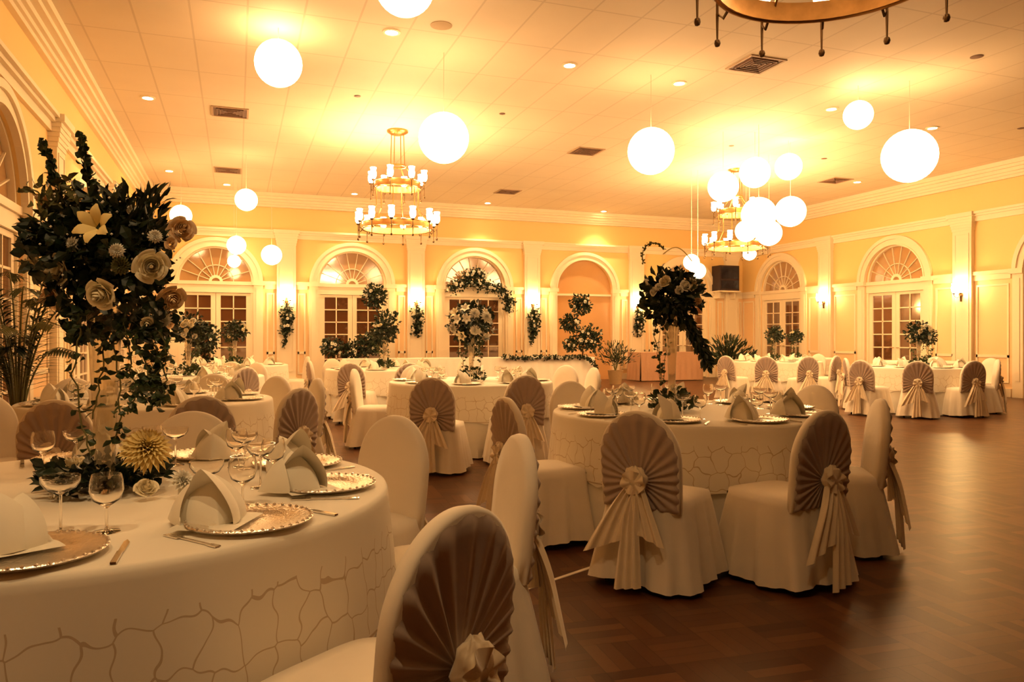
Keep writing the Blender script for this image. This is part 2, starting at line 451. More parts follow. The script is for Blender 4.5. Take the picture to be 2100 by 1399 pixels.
PW = .24
def mouldings(side, u0, u1, pil, centres):
    mp = MAPS[side]
    b = MB()
    for k, (w1, z0, z1) in enumerate([(.10, ZLEDGE - .05, ZLEDGE), (.15, ZLEDGE, ZLEDGE + .05), (.05, ZLEDGE - .16, ZLEDGE - .05)]):
        b.box(u0, u1, 0, w1, z0, z1)
    for p in pil: b.box(p - .33, p + .33, 0, .20, ZLEDGE - .04, ZLEDGE + .055)
    struct(b.mapuv(mp).build('trim_ledge_' + side, 'trim'), 'cream picture ledge running along the %s wall' % side, 'trim')
    b = MB()
    for (w1, z0, z1) in [(.07, 4.68, 4.74), (.11, 4.74, 4.80), (.16, 4.80, 4.87), (.24, 4.87, 4.93), (.30, 4.93, ZC - .002)]: b.box(u0, u1, 0, w1, z0, z1)
    struct(b.mapuv(mp).build('trim_cornice_' + side, 'trim'), 'stepped cream cornice under the ceiling, %s wall' % side, 'trim')
    b = MB(); edges = []
    stops = sorted([(p - PW, p + PW) for p in pil] + [(c - OC - .04, c + OC + .04) for c in centres])
    cur = u0
    for a, z in stops:
        if a > cur: edges.append((cur, a))
        cur = max(cur, z)
    if cur < u1: edges.append((cur, u1))
    pb = MB(); bb = MB()
    for a, z in edges:
        b.box(a, z, 0, .07, ZRAIL - .03, ZRAIL + .05); b.box(a, z, 0, .035, ZRAIL - .15, ZRAIL - .03)
        bb.box(a, z, 0, .03, 0, .18)
        if z - a > .2:
            n = 1 if z - a < 1.2 else 2
            for k in range(n):
                x0 = a + .05 + (z - a - .05) * k / n; x1 = a + (z - a) * (k + 1) / n - .05
                for (ua, ub, za, zb) in [(x0, x1, .30, .34), (x0, x1, 2.40, 2.44), (x0, x0 + .04, .34, 2.40), (x1 - .04, x1, .34, 2.40), (x0, x1, .84, .90)]:
                    pb.box(ua, ub, 0, .022, za, zb)
    struct(b.mapuv(mp).build('trim_rail_' + side, 'trim'), 'cream rail at door head height on the %s wall' % side, 'trim')
    struct(pb.mapuv(mp).build('trim_panels_' + side, 'trim'), 'raised wainscot panel frames on the %s wall' % side, 'trim')
    struct(bb.mapuv(mp).build('baseboard_' + side, 'trim'), 'cream baseboard of the %s wall' % side, 'baseboard')
    for i, p in enumerate(pil):
        b = MB()
        b.box(p - PW, p + PW, 0, .10, 0, ZLEDGE - .05)
        b.box(p - PW - .03, p + PW + .03, 0, .13, 0, .22)
        for k in range(5):
            e = .012 * (k + 1); b.box(p - PW - e, p + PW + e, 0, .10 + e, ZLEDGE - .34 + .06 * k, ZLEDGE - .28 + .06 * k)
        for x0, x1, z0, z1 in [(p - PW + .06, p - PW + .085, .4, 3.6), (p + PW - .085, p + PW - .06, .4, 3.6), (p - PW + .06, p + PW - .06, .38, .405), (p - PW + .06, p + PW - .06, 3.6, 3.625)]:
            b.box(x0, x1, .10, .112, z0, z1)
        struct(b.mapuv(mp).build('trim_pilaster_%s_%d' % (side, i + 1), 'trim'), 'cream flat pilaster on the %s wall' % side, 'pilaster')

BC = [-.50, 2.96, 6.42, 9.88, 13.34]; BP = [1.23, 4.69, 8.15, 11.61, 15.08]
RC = [19.05, 14.8, 10.5, 6.1, 1.7]; RP = [17.1, 12.8, 8.3, 3.9, -.5]
LC = [17.8, 13.4, 8.9, 4.5, 0.0]; LP = [20.1, 15.6, 11.25, 6.7, 2.25]
wall('back', XL, XR, BC); wall('right', YF, YB, RC); wall('left', YF, YB, LC); wall('front', XL, XR, [])
mouldings('back', XL, XR, BP, BC); mouldings('right', YF, YB, RP, RC); mouldings('left', YF, YB, LP, LC)
arched_door('back', BC[0], 'arched double glass door in the leftmost bay of the back wall, fan window above')
arched_door('back', BC[1], 'arched double glass door behind the big floral bank, back wall')
arched_door('back', BC[2], 'arched door hung with a floral garland behind the head table')
arched_door('back', BC[3], 'peach arched alcove with no glazed door, back wall', 'window')
arched_door('back', BC[4], 'arched door mostly hidden behind the tall arrangement, right end of back wall')
arched_door('right', RC[0], 'arched glass double door nearest the corner television, right wall')
arched_door('right', RC[1], 'large arched glass double door between the two right wall sconces')
arched_door('right', RC[2], 'arched opening cut by the right edge of the photo')
arched_door('left', LC[0], 'arched door on the left wall nearest the back corner')
arched_door('left', LC[1], 'arched door on the left wall behind the flowers')
arched_door('left', LC[2], 'arched opening cut by the left edge of the photo')

# ---------------------------------------------------------------- foliage and flowers
def leaf_into(b, p, d, n, L_, W_, fold=.25):
    d = Vector(d).normalized(); n = Vector(n); n = (n - d * n.dot(d))
    if n.length < 1e-4: n = d.orthogonal()
    n.normalize(); s_ = d.cross(n); p = Vector(p)
    tip = p + d * L_ - n * L_ * .18; mid = p + d * L_ * .45
    a = mid + s_ * W_ + n * W_ * fold; c = mid - s_ * W_ + n * W_ * fold
    e = p + d * L_ * .78 + s_ * W_ * .6 + n * (W_ * fold - L_ * .08); g = p + d * L_ * .78 - s_ * W_ * .6 + n * (W_ * fold - L_ * .08)
    b.add([p, a, mid, c, e, g, tip, p + d * L_ * .78 - n * L_ * .06], [(0, 1, 2), (0, 2, 3), (1, 4, 7, 2), (2, 7, 5, 3), (4, 6, 7), (7, 6, 5)])

def rdir(r, zlo=-1, zhi=1):
    z = r.uniform(zlo, zhi); a = r.uniform(0, 2 * pi); q = math.sqrt(max(0, 1 - z * z))
    return Vector((q * math.cos(a), q * math.sin(a), z))

def leaf_ball(r, c, rad, n, L_, W_, zlo=-1, inner=.35, squash=1.0):
    b = MB(); c = Vector(c)
    for _ in range(n):
        d = rdir(r, zlo); q = r.uniform(inner, 1.0)
        p = c + Vector((d.x * rad * q, d.y * rad * q, d.z * rad * q * squash))
        dd = (d + rdir(r) * .8).normalized()
        k = r.uniform(.6, 1.2)
        leaf_into(b, p, dd, rdir(r), L_ * k, W_ * k)
    return b

def q_to(d):
    return Vector((0, 0, 1)).rotation_difference(Vector(d).normalized()).to_matrix().to_4x4()

def rose_mb(rad, layers=7, g=5):
    b = MB(); r = random.Random(9)
    for l in range(layers):
        t = l / (layers - 1); n = 3 if l < 2 else 4 if l < 4 else 5
        for k in range(n):
            a0 = 2 * pi * (k + .43 * l) / n + r.uniform(-.15, .15); sp = 2 * pi / n * (.62 - .06 * t)
            ro = rad * (.12 + .74 * t) * r.uniform(.88, 1.12); H = rad * (1.25 - .62 * t) * r.uniform(.92, 1.08); tw = r.uniform(-.12, .16)
            def fn(u, v, a0=a0, sp=sp, ro=ro, H=H, t=t, tw=tw):
                a = a0 + (u - .5) * 2 * sp * (.75 + .25 * math.sin(pi * v))
                bulge = math.sin(min(1, v * 1.25) * pi / 2)
                rr = ro * (.35 + .65 * bulge) * (1 + tw * (2 * u - 1)) - ro * .22 * (1 - t) * max(0, v - .6) + rad * .20 * t * t * max(0, v - .75) / .25
                z = -rad * .45 + H * v * (1 - .20 * abs(2 * u - 1) ** 2) + rad * .25 * (1 - t) - rad * .14 * t * max(0, v - .8) / .2
                return (rr * math.cos(a), rr * math.sin(a), z)
            b.grid(fn, g, g + 1)
    b.lathe([(.001, rad * 1.0), (rad * .10, rad * .93), (rad * .13, rad * .3)], 8)
    return b

def mum_mb(rad, n=70, pw=.11):
    b = MB(); r = random.Random(5)
    for i in range(n):
        t = i / n; el = R(85 - 95 * t); a = i * 2.39996
        d = Vector((math.cos(el) * math.cos(a), math.cos(el) * math.sin(a), math.sin(el)))
        leaf_into(b, d * rad * .1, d, Vector((0, 0, 1)) + d * .01, rad * (.75 + .3 * t), rad * pw, .5)
    return b

def lily_mb(rad):
    b = MB()
    for k in range(6):
        a = 2 * pi * k / 6 + (.05 if k % 2 else 0)
        def fn(u, v, a=a):
            w_ = rad * .30 * math.sin(min(1, v + .06) * pi * .93) * (u - .5) * 2
            rr = rad * (.08 + v * .95); z = rad * (.55 * math.sin(v * pi * .62)) - abs(u - .5) * rad * .12
            return (rr * math.cos(a) - w_ * math.sin(a), rr * math.sin(a) + w_ * math.cos(a), z)
        b.grid(fn, 2, 5)
    return b

ROSE = {}
def flower(kind, rad):
    key = (kind, round(rad, 3))
    if key not in ROSE:
        ROSE[key] = {'rose': lambda: rose_mb(rad), 'bud': lambda: rose_mb(rad, 4, 3), 'mum': lambda: mum_mb(rad, 150, .15), 'lily': lambda: lily_mb(rad), 'carn': lambda: mum_mb(rad, 60, .2)}[kind]()
    return ROSE[key]

FN = {'rose': 'rose', 'bud': 'blossom', 'mum': 'chrysanthemum', 'lily': 'lily', 'carn': 'carnation'}
def put_flower(parent, kind, p, d, rad, m='rose', label=None, name=None):
    b = MB(); b.merge(flower(kind, rad), q_to(d))
    o = b.build(name or FN[kind], m, parent, smooth=True, loc=p, angle=80)
    if label: o['label'] = label
    return o

def ivy_vine(r, pts, nleaf, size, b_leaf, b_stem):
    pts = [Vector(p) for p in pts]
    fine = []
    for i in range(len(pts) - 1):
        for k in range(4):
            fine.append(pts[i].lerp(pts[i + 1], k / 4) + Vector((r.uniform(-1, 1), r.uniform(-1, 1), 0)) * .008)
    fine.append(pts[-1])
    b_stem.tube(fine, .0025, 4)
    for _ in range(nleaf):
        p = r.choice(fine) + rdir(r) * .015
        leaf_into(b_leaf, p, rdir(r, -.8, .4), rdir(r), size * r.uniform(.6, 1.2), size * .42 * r.uniform(.7, 1.1))

def dots(r, c, rad, n, s_, squash=1.0, zlo=-1, rmin=.75):
    b = MB(); c = Vector(c)
    for _ in range(n):
        d = rdir(r, zlo); p = c + Vector((d.x, d.y, d.z * squash)) * rad * r.uniform(rmin, 1.12); q = s_ * r.uniform(.6, 1.3)
        b.add([p + Vector(v) * q for v in ((1, 0, 0), (-1, 0, 0), (0, 1, 0), (0, -1, 0), (0, 0, 1), (0, 0, -1))],
              [(0, 2, 4), (2, 1, 4), (1, 3, 4), (3, 0, 4), (2, 0, 5), (1, 2, 5), (3, 1, 5), (0, 3, 5)])
    return b

def trumpet_vase(parent, h, r0=.075, r1=.055, rn=.022):
    pr = [(0.001, 0), (r0, 0), (r0, .008), (r0 * .5, .02), (rn, .05)]
    for i in range(1, 9):
        t = i / 8; pr.append((rn + (r1 - rn) * t ** 1.6, .05 + (h - .05) * t))
    pr += [(r1 - .003, h), (rn + (r1 - rn) * .5 - .003, h * .6), (rn - .004, .07), (.001, .065)]
    MB().lathe(pr, 24).build('glass_vase', 'vaseglass', parent, smooth=True)

def cam_dir(lat, up, toward=1.0):
    """direction: sideways, up, toward the viewpoint, in room axes"""
    x, y = room(lat, -toward)
    return Vector((x, y, up))

# big arrangement on the near table ------------------------------------------------
T1 = room(-1.38, 2.52)
TZ = .768
def off(lat, dd, z): 
    x, y = room(lat, dd); return Vector((x, y, z))
def big_arrangement():
    r = random.Random(11)
    LA, DD = -1.366, 2.56
    x, y = room(LA, DD)
    root = thing('flower_arrangement', 'huge cream rose arrangement in a tall clear glass vase on the near left table', 'flower arrangement', (x, y, TZ))
    trumpet_vase(root, .62, .075, .058, .032)
    Z = .81     # head centre above the table
    def at(px, py, t):                              # a point t metres in front of the vase axis
        q = (DD - t) / FPX
        return off((px - 1050) * q - LA, -t, HC + (692 - py) * q - TZ)
    b = MB()
    for _ in range(1500):
        d = rdir(r); q = r.uniform(.25, 1.0) * (1 + .12 * math.sin(5 * d.x + 3 * d.z))
        p = Vector((d.x * .215, d.y * .20, d.z * .19)) * q + Vector((0, 0, Z - .01))
        leaf_into(b, p, d * .7 + rdir(r), rdir(r), .05 * r.uniform(.6, 1.2), .018)
    for _ in range(170):                            # fir like spray reaching up and to the right
        p = at(r.uniform(215, 330), r.uniform(400, 500), r.uniform(-.05, .12)); d = cam_dir(r.uniform(-.5, 1.1), r.uniform(.2, 1.2), .2)
        leaf_into(b, p, d, rdir(r), .065, .009)
    for _ in range(110):
        p = at(r.uniform(60, 140), r.uniform(460, 520), r.uniform(-.05, .12)); d = cam_dir(r.uniform(-1.2, -.2), r.uniform(-.2, .5), .2)
        leaf_into(b, p, d, rdir(r), .055, .013)
    b.build('dark_foliage', 'leaf', root)
    b = MB()
    for _ in range(220):
        p = at(r.uniform(130, 350), r.uniform(610, 690), r.uniform(-.12, .15)); leaf_into(b, p, rdir(r, -1, .2), rdir(r), .05, .02)
    b.build('lower_foliage', 'leaf', root)
    b = MB()
    for _ in range(150):
        p = at(r.gauss(120, 30), r.gauss(425, 28), r.uniform(-.1, .05)); leaf_into(b, p, rdir(r, -.2, 1), rdir(r), .05, .011)
    b.build('olive_foliage', 'leaf3', root)
    for (qx0, qy0, qx1, qy1) in [(140, 440, 84, 288), (185, 420, 164, 276)]:
        p0 = at(qx0, qy0, -.03); p1 = at(qx1, qy1, -.03)
        sp = MB().tube([p0, p0.lerp(p1, .5) + Vector((0, 0, .01)), p1], .003, 5).build('flower_spike', 'stem', root)
        bb = MB()
        for i in range(54):
            t = .25 + .75 * i / 54
            leaf_into(bb, p0.lerp(p1, t), (rdir(r) + Vector((0, 0, 1.0))), rdir(r), .036 * (1.35 - t * .8), .013)
        bb.build('spike_buds', 'leaf2', sp)
    for (kd, qx, qy, t, rp, m) in [('lily', 200, 466, .20, 42, 'yellow'), ('rose', 310, 546, .18, 33, 'rose'), ('rose', 118, 553, .12, 30, 'rose'), ('rose', 206, 604, .20, 31, 'rose'),
                                   ('carn', 240, 515, .20, 16, 'white'), ('carn', 248, 545, .20, 19, 'leaf3'), ('bud', 301, 662, .16, 14, 'rose'), ('rose', 372, 470, .02, 27, 'peach'), ('carn', 318, 485, .16, 14, 'white'),
                                   ('rose', 352, 612, .06, 26, 'peach'), ('carn', 62, 480, .05, 18, 'white'), ('rose', 70, 545, .0, 26, 'rose'), ('rose', 105, 610, .05, 26, 'peach'), ('bud', 128, 445, .1, 12, 'white'),
                                   ('rose', 95, 415, -.1, 26, 'peach'), ('carn', 150, 500, .16, 15, 'white'), ('bud', 270, 430, .1, 11, 'white'), ('carn', 335, 655, .06, 17, 'white'), ('bud', 350, 500, .08, 13, 'peach')]:
        d = cam_dir((qx - 215) / 170 * .9, (520 - qy) / 170 * .9, 1.0)
        put_flower(root, kd, at(qx, qy, t), d, rp * (DD - t) / FPX, m)
    tag(dots(r, (0, 0, Z), .215, 170, .0042).build('tiny_white_blooms', 'white', root), kind='stuff')
    vl, vs = MB(), MB()
    for path, nl in [([(165, 650), (158, 700), (150, 770), (165, 860), (185, 930)], 34), ([(200, 660), (215, 720), (200, 800), (190, 860)], 34), ([(250, 660), (262, 730), (280, 790), (262, 850)], 60),
                     ([(290, 660), (318, 715), (340, 780), (318, 830)], 60), ([(270, 690), (300, 760), (330, 820)], 60), ([(225, 690), (240, 760), (250, 840), (236, 900)], 44), ([(150, 665), (155, 700)], 12),
                     ([(330, 680), (345, 730), (300, 800)], 30)]:
        t = r.uniform(.02, .16)
        ivy_vine(r, [at(qx, qy, t) for qx, qy in path], nl, .033, vl, vs)
    vs.build('vine_stem', 'stem', root); vl.build('ivy_leaves', 'leaf2', root)
    b = MB()
    for _ in range(330):
        a = r.uniform(0, 2 * pi); q = r.uniform(.05, .19); p = Vector((q * math.cos(a), q * math.sin(a), r.uniform(.01, .09)))
        leaf_into(b, p, Vector((math.cos(a), math.sin(a), r.uniform(-.1, .9))), rdir(r), .05, .018)
    b.build('base_foliage', 'leaf', root)
    for (kd, qx, qy, t, rp, m) in [('mum', 300, 925, .10, 48, 'yellow'), ('carn', 372, 988, .14, 26, 'white'), ('rose', 300, 1000, .17, 22, 'rose'), ('carn', 135, 1000, .12, 34, 'white'), ('rose', 150, 955, .05, 22, 'rose'), ('bud', 395, 1012, .15, 12, 'peach'), ('bud', 215, 1018, .17, 13, 'peach')]:
        put_flower(root, kd, at(qx, qy, t), cam_dir((qx - 225) / 150, .9, .6), rp * (DD - t) / FPX, m)
    return root
big_arrangement()

def tall_arrangement(seed, label, loc, zh=.74, rad=.19, nleaf=420, fern=False, curl=False, blooms=12, fl='rose', col=('rose', 'white', 'peach'), bs=.036, rise=1.0, group=None, vh=None):
    r = random.Random(seed)
    root = thing('flower_arrangement', label, 'flower arrangement', loc, 0, group)
    trumpet_vase(root, vh or zh - .12, .065, .05, .022)
    b = leaf_ball(r, (0, 0, zh), rad, nleaf, .07, .024, inner=.25, squash=.95 * rise)
    b.build('head_foliage', 'leaf', root)
    for i in range(blooms):
        d = rdir(r, -.6, .75)
        if i % 2 == 0: d = (cam_dir(d.x * 1.1, d.z, .8)).normalized()
        p = Vector((0, 0, zh)) + Vector((d.x, d.y, d.z * rise)) * rad * .95
        k = fl if i % 3 else 'carn'
        put_flower(root, k, p, d, bs * r.uniform(.75, 1.15), r.choice(col))
    b = MB(); vs = MB()
    for i in range(4):
        a = r.uniform(0, 2 * pi); q = rad * .5
        pts = [(q * math.cos(a), q * math.sin(a), zh - rad * .6), (q * 1.2 * math.cos(a), q * 1.2 * math.sin(a), zh - rad * 1.3), (q * .9 * math.cos(a + .4), q * .9 * math.sin(a + .4), zh * .45), (q * .8 * math.cos(a + .6), q * .8 * math.sin(a + .6), zh * .25)]
        ivy_vine(r, pts, 20, .038, b, vs)
    for _ in range(130):
        a = r.uniform(0, 2 * pi); q = r.uniform(.03, .15); z = r.uniform(.01, .14) * (1.2 - q * 4)
        leaf_into(b, (q * math.cos(a), q * math.sin(a), max(.01, z)), Vector((math.cos(a), math.sin(a), r.uniform(0, 1.4))), rdir(r), .055, .02)
    b.build('ivy_leaves', 'leaf2', root); vs.build('vine_stem', 'stem', root)
    for i in range(4):
        a = i * 1.6 + r.random(); put_flower(root, 'bud', (.11 * math.cos(a), .11 * math.sin(a), .06), (math.cos(a), math.sin(a), .8), .026, 'white')
    if fern:
        fb = MB()
        p0 = off(.05, -.03, zh - rad * .5); p1 = off(.17, -.04, zh - rad * 1.35); p2 = off(.235, -.04, zh - rad * 2.3)
        for i in range(260):
            t = r.random(); p = (p0.lerp(p1, t)).lerp(p1.lerp(p2, t), t) + rdir(r) * .045 * (1 - .4 * t)
            leaf_into(fb, p, (p2 - p0).normalized() + rdir(r) * .7, rdir(r), .06, .012)
        fb.build('hanging_fern', 'leaf', root)
    if curl:
        pts = []
        for i in range(18):
            t = i / 17; a = R(200 - 150 * t)
            pts.append(off(-.115 + .09 * math.cos(a), 0, zh + rad + .03 + .13 * math.sin(a) + .06 * (1 - t)))
        cb = MB().tube(pts, .004, 5)
        for p in pts:
            for _ in range(3): leaf_into(cb, p, rdir(r), rdir(r), .022, .008)
        cb.build('curled_sprig', 'leaf3', root)
        ap = [off(-.06 + .2 * i / 12, 0, zh + rad + .10 + .07 * math.sin(pi * i / 12) - .05 * i / 12) for i in range(13)]
        MB().tube(ap, .004, 5).build('arched_sprig', 'yellow', root)
    return root

TABLES = {}
T2 = room(1.245, 5.34); T3 = room(-.48, 9.0); T4 = room(-2.96, 6.25); T5 = (-.6, 10.95); T5b = (-.03, 15.2)
T6 = room(-2.1, 12.6); RT1 = room(7.14, 13.4); RT2 = room(5.69, 16.5); RT3 = (13.2, 15.6); RT4 = (13.75, 12.2)

ax, ay = room(1.11, 5.3)
tall_arrangement(21, 'dark leafy rose arrangement with trailing fern and curled sprig on the centre right table', (ax, ay, TZ), .79, .20, 700, True, True, 11, 'rose', ('rose', 'peach', 'white'), .038)
tall_arrangement(22, 'tall white flower arrangement on the centre table in front of the garlanded arch', (T3[0], T3[1], TZ), .68, .27, 560, blooms=26, fl='lily', col=('white', 'white', 'rose'), bs=.062)
tall_arrangement(23, 'peach and cream rose arrangement behind the huge one, second table on the left', (T4[0], T4[1], TZ), .66, .18, 240, blooms=20, col=('peach', 'rose', 'peach'), bs=.06)
gen = tall_arrangement(24, 'round white and green arrangement on tall vase, third table on the left', (T5[0], T5[1], TZ), .62, .22, 380, blooms=16, fl='rose', col=('white', 'rose'), bs=.04)
def gcopy(p, lab, s_=1.0, rz=1.0, z=TZ): return copy_thing(gen, (p[0], p[1], z), rz, lab, scale=(s_, s_, s_))
gcopy(T5b, 'round white and green arrangement on pink toned stem, farthest left table', 1.0, 2.0)
gcopy(T6, 'white and dark green arrangement on the table left of the head table', .95, 3.0)
gcopy(RT1, 'tall white dotted arrangement on the nearer right hand table', .95, .5)
gcopy(RT2, 'round arrangement left of the right wall glass door, far right hand table', .9, 1.5)
gcopy(RT3, 'round arrangement at the right side of the door nearest the television', .85, 2.5)
gcopy(RT4, 'right one of the paired arrangements before the large right wall door', .85, 4.0)

# ---------------------------------------------------------------- tables and cloths
TR = .95
def fabric_fall(R0, ztop, zbot, nfold, amp, seg=120, flare=.05, ph=0.0, scallop=0.0, fp=1.2, seed=1):
    b = MB(); r = random.Random(seed)
    phs = [r.uniform(0, 6.28) for _ in range(3)]
    def fn(u, v):
        a = 2 * pi * u
        if v < .12:
            t = v / .12; return (R0 * t * math.cos(a) * .985, R0 * t * math.sin(a) * .985, ztop)
        if v < .2:
            t = (v - .12) / .08; q = R0 * .985 + R0 * .015 * math.sin(t * pi / 2); return (q * math.cos(a), q * math.sin(a), ztop - .018 * (1 - math.cos(t * pi / 2)))
        t = (v - .2) / .8
        fold = math.sin(nfold * a + phs[0] + .8 * math.sin(2 * a + phs[1])) + .4 * math.sin(2.3 * nfold // 1 * a + phs[2])
        rr = R0 + flare * t + amp * t ** fp * fold + .002
        z = ztop - .018 + (zbot - ztop + .018) * t
        if scallop: z += scallop * t * abs(math.sin(10 * a))
        return (rr * math.cos(a), rr * math.sin(a), z)
    b.grid(fn, seg, 25, cu=True)
    return b

WCL = [fabric_fall(TR, .764, .012, 17, .030, flare=.03, fp=3.0, seed=i) for i in range(3)]
proto_table = None
def round_table(p, where, i):
    global proto_table
    if proto_table is None:
        t = thing('round_table', 'round banquet table hidden under its cloth, ' + where, 'table', (p[0], p[1], 0))
        MB().lathe([(.001, .735), (TR - .01, .735), (TR - .01, .757), (.001, .757)], 40).build('tabletop', 'tablewood', t)
        for k in range(4):
            a = pi / 4 + pi / 2 * k; MB().tube([(.6 * math.cos(a), .6 * math.sin(a), 0), (.6 * math.cos(a), .6 * math.sin(a), .735)], .018, 8).build('leg', 'darkmetal', t)
        proto_table = t
    else:
        copy_thing(proto_table, (p[0], p[1], 0), 0, 'round banquet table hidden under its cloth, ' + where)
    c = WCL[i % 3].build('tablecloth', 'cloth', None, True, (p[0], p[1], 0))
    c.rotation_euler[2] = i * .7
    tag(c, 'floor length white tablecloth on ' + where, 'tablecloth')
    l = fabric_fall(TR + .006, .768, .36, 13, .009, flare=.032, scallop=.03, seed=10 + i).build('lace_overlay', 'lace', None, True, (p[0], p[1], 0))
    l.rotation_euler[2] = i * .4
    tag(l, 'cutwork lace overlay cloth on top of ' + where, 'tablecloth')

WHERE = [(T1, 'the near left table'), (T2, 'the centre right table'), (T3, 'the centre table'),
         (T4, 'the second table on the left'), (T5, 'the third table on the left'), (T5b, 'the farthest left table'),
         (T6, 'the table left of the head table'), (RT1, 'the nearer right wall table'), (RT2, 'the farther right wall table'),
         (RT3, 'the small table by the door nearest the television'), (RT4, 'the small table before the large right door')]
for i, (p, wd) in enumerate(WHERE): round_table(p, wd, i)

# ---------------------------------------------------------------- covered chairs
def chair_proto():
    t = thing('chair', 'x', 'chair')
    W, ZTOP = .222, .91
    def yc(z): return -.215 - .10 * (z - .45)
    def outline(n=40):
        pts = [(-W * .96, .40), (-W * .98, .50), (-W, .60)]
        for i in range(n + 1):
            a = pi - pi * i / n; pts.append((W * math.cos(a), ZTOP - .245 + .245 * math.sin(a)))
        pts += [(W, .60), (W * .98, .50), (W * .96, .40)]
        return pts
    O = outline(); n = len(O); cz = .62
    b = MB(); vs = []; fs = []
    rings = [(.0, .030), (.6, .030), (.93, .027), (.985, .016), (1.0, -.004), (.99, -.020), (.95, -.026), (.6, -.026), (.0, -.026)]
    for s_, dy in rings:
        for (x, z) in O:
            zz = cz + (z - cz) * s_; vs.append((x * s_, yc(zz) + dy, zz))
    for j in range(len(rings) - 1):
        for i in range(n):
            a = j * n + i; c = j * n + (i + 1) % n; fs.append((a, c, c + n, a + n))
    b.add(vs, fs); b.build('backrest', 'cover', t, True, angle=70)
    # radiating pleats on the rear
    b = MB(); cz = .55; NP = 26; NT = NP * 6
    def hit(a):
        best = 9
        dx, dz = math.sin(a), math.cos(a)
        for i in range(len(O)):
            (x0, z0), (x1, z1) = O[i], O[(i + 1) % len(O)]
            ex, ez = x1 - x0, z1 - z0; den = dx * ez - dz * ex
            if abs(den) < 1e-9: continue
            s_ = (x0 * ez - (z0 - cz) * ex) / den; q = (x0 * dz - (z0 - cz) * dx) / den
            if s_ > 0 and -1e-6 <= q <= 1 + 1e-6: best = min(best, s_)
        return best
    hits = [hit(2 * pi * i / NT) for i in range(NT)]
    r = random.Random(4); ph = [r.uniform(.6, 1.3) for _ in range(NP)]
    def fn(u, v):
        i = int(round(u * NT)) % NT; a = 2 * pi * i / NT
        L_ = hits[i] * .985; q = .02 + (L_ - .02) * v
        x = q * math.sin(a); z = cz + q * math.cos(a)
        amp = .0065 * (math.sin(min(1, v * 1.6) * pi / 2)) * ph[i // 6] * (1 if v < .93 else .2)
        y = yc(z) - .034 - amp * math.cos(i * 2 * pi / 6) + (.016 if v > .98 else 0)
        return (x, y, z)
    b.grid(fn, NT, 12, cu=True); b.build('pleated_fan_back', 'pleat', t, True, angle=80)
    # seat with skirt to the floor
    b = MB(); SEG = 96; r = random.Random(8); p1, p2 = r.uniform(0, 6), r.uniform(0, 6)
    def sk(u, v):
        a = 2 * pi * u; ca, sa = math.cos(a), math.sin(a)
        e = (abs(ca) ** 5 + abs(sa) ** 5) ** (-1 / 5)
        if v < .2:
            t_ = v / .2; return (.215 * e * ca * t_, .225 * e * sa * t_, .475 - .008 * t_ ** 4)
        t_ = (v - .2) / .8
        hx = .222 + .075 * t_ ** .9; hy = .228 + .07 * t_ ** .9
        yo = -.02 * t_
        rip = 1 + .055 * t_ * math.sin(11 * a + p1) + .03 * t_ * math.sin(23 * a + p2)
        return (hx * e * ca * rip, hy * e * sa * rip + yo, .465 - (.465 - .035) * t_ + .012 * t_ * math.sin(3 * a + 1))
    b.grid(sk, SEG, 14, cu=True); b.build('seat_cover', 'cover', t, True, angle=70)
    # bow
    by = yc(.55) - .075
    b = MB(); r = random.Random(6)
    def kn(u, v):
        a = 2 * pi * u; e = pi * (v - .5); rr = .052 * (1 + .16 * math.sin(5 * a) * math.cos(e) + .1 * math.sin(7 * e + a * 3))
        return (rr * 1.15 * math.cos(e) * math.cos(a), by + rr * .6 * math.cos(e) * math.sin(a), .565 + rr * 1.25 * math.sin(e))
    b.grid(kn, 28, 12, cu=True)
    for q in range(3):
        a0 = .6 + q * 2.1
        def rf(u, v, a0=a0):
            a = a0 + u * 2.6; rr = .015 + .045 * v; return (rr * math.cos(a) * 1.1, by - .03 - .012 * math.sin(6 * a) * v, .565 + rr * math.sin(a) - .01)
        b.grid(rf, 14, 3)
    b.build('bow', 'sash', t, True, angle=80)
    for (dx, L_, w0, w1, nf, yb) in [(-.15, .33, .03, .12, 3, -.03), (.09, .27, .03, .085, 3, -.02), (-.01, .52, .025, .075, 3, -.045)]:
        def tl(u, v, dx=dx, L_=L_, w0=w0, w1=w1, nf=nf, yb=yb):
            w_ = w0 + (w1 - w0) * v ** .9; x = dx * v ** .85 + (u - .5) * 2 * w_
            z = .555 - L_ * v + (.05 * v * ((u - .5) * 2) * (1 if dx < -.1 else -.6 if dx > .05 else .3))
            y = by + yb * math.sin(min(1, v * 2) * pi / 2) + .014 * math.cos(nf * 2 * pi * u) * (1 - .3 * v) - .03 * v
            return (x, y, z)
        b = MB().grid(tl, 24, 12); b.build('sash_tail', 'sash', t, True, angle=80)
    for sx in (-1, 1):
        for sy_ in (-1, 1):
            MB().tube([(sx * .20, sy_ * .205 - .01, 0), (sx * .19, sy_ * .20, .44)], .013, 8).build('leg', 'darkmetal', t)
    return t

PROTO = chair_proto()
first = [True]
def chair(lat, d, target, label, group, turn=0.0):
    x, y = room(lat, d)
    tx, ty = target
    rz = math.atan2(-(tx - x), ty - y) + turn
    x -= .25 * math.sin(rz); y += .25 * math.cos(rz)          # (lat, d) is where the backrest stands
    if first[0]:
        PROTO.location = (x, y, 0); PROTO.rotation_euler = (0, 0, rz); tag(PROTO, label, 'chair', group); first[0] = False; return
    copy_thing(PROTO, (x, y, 0), rz, label, group)

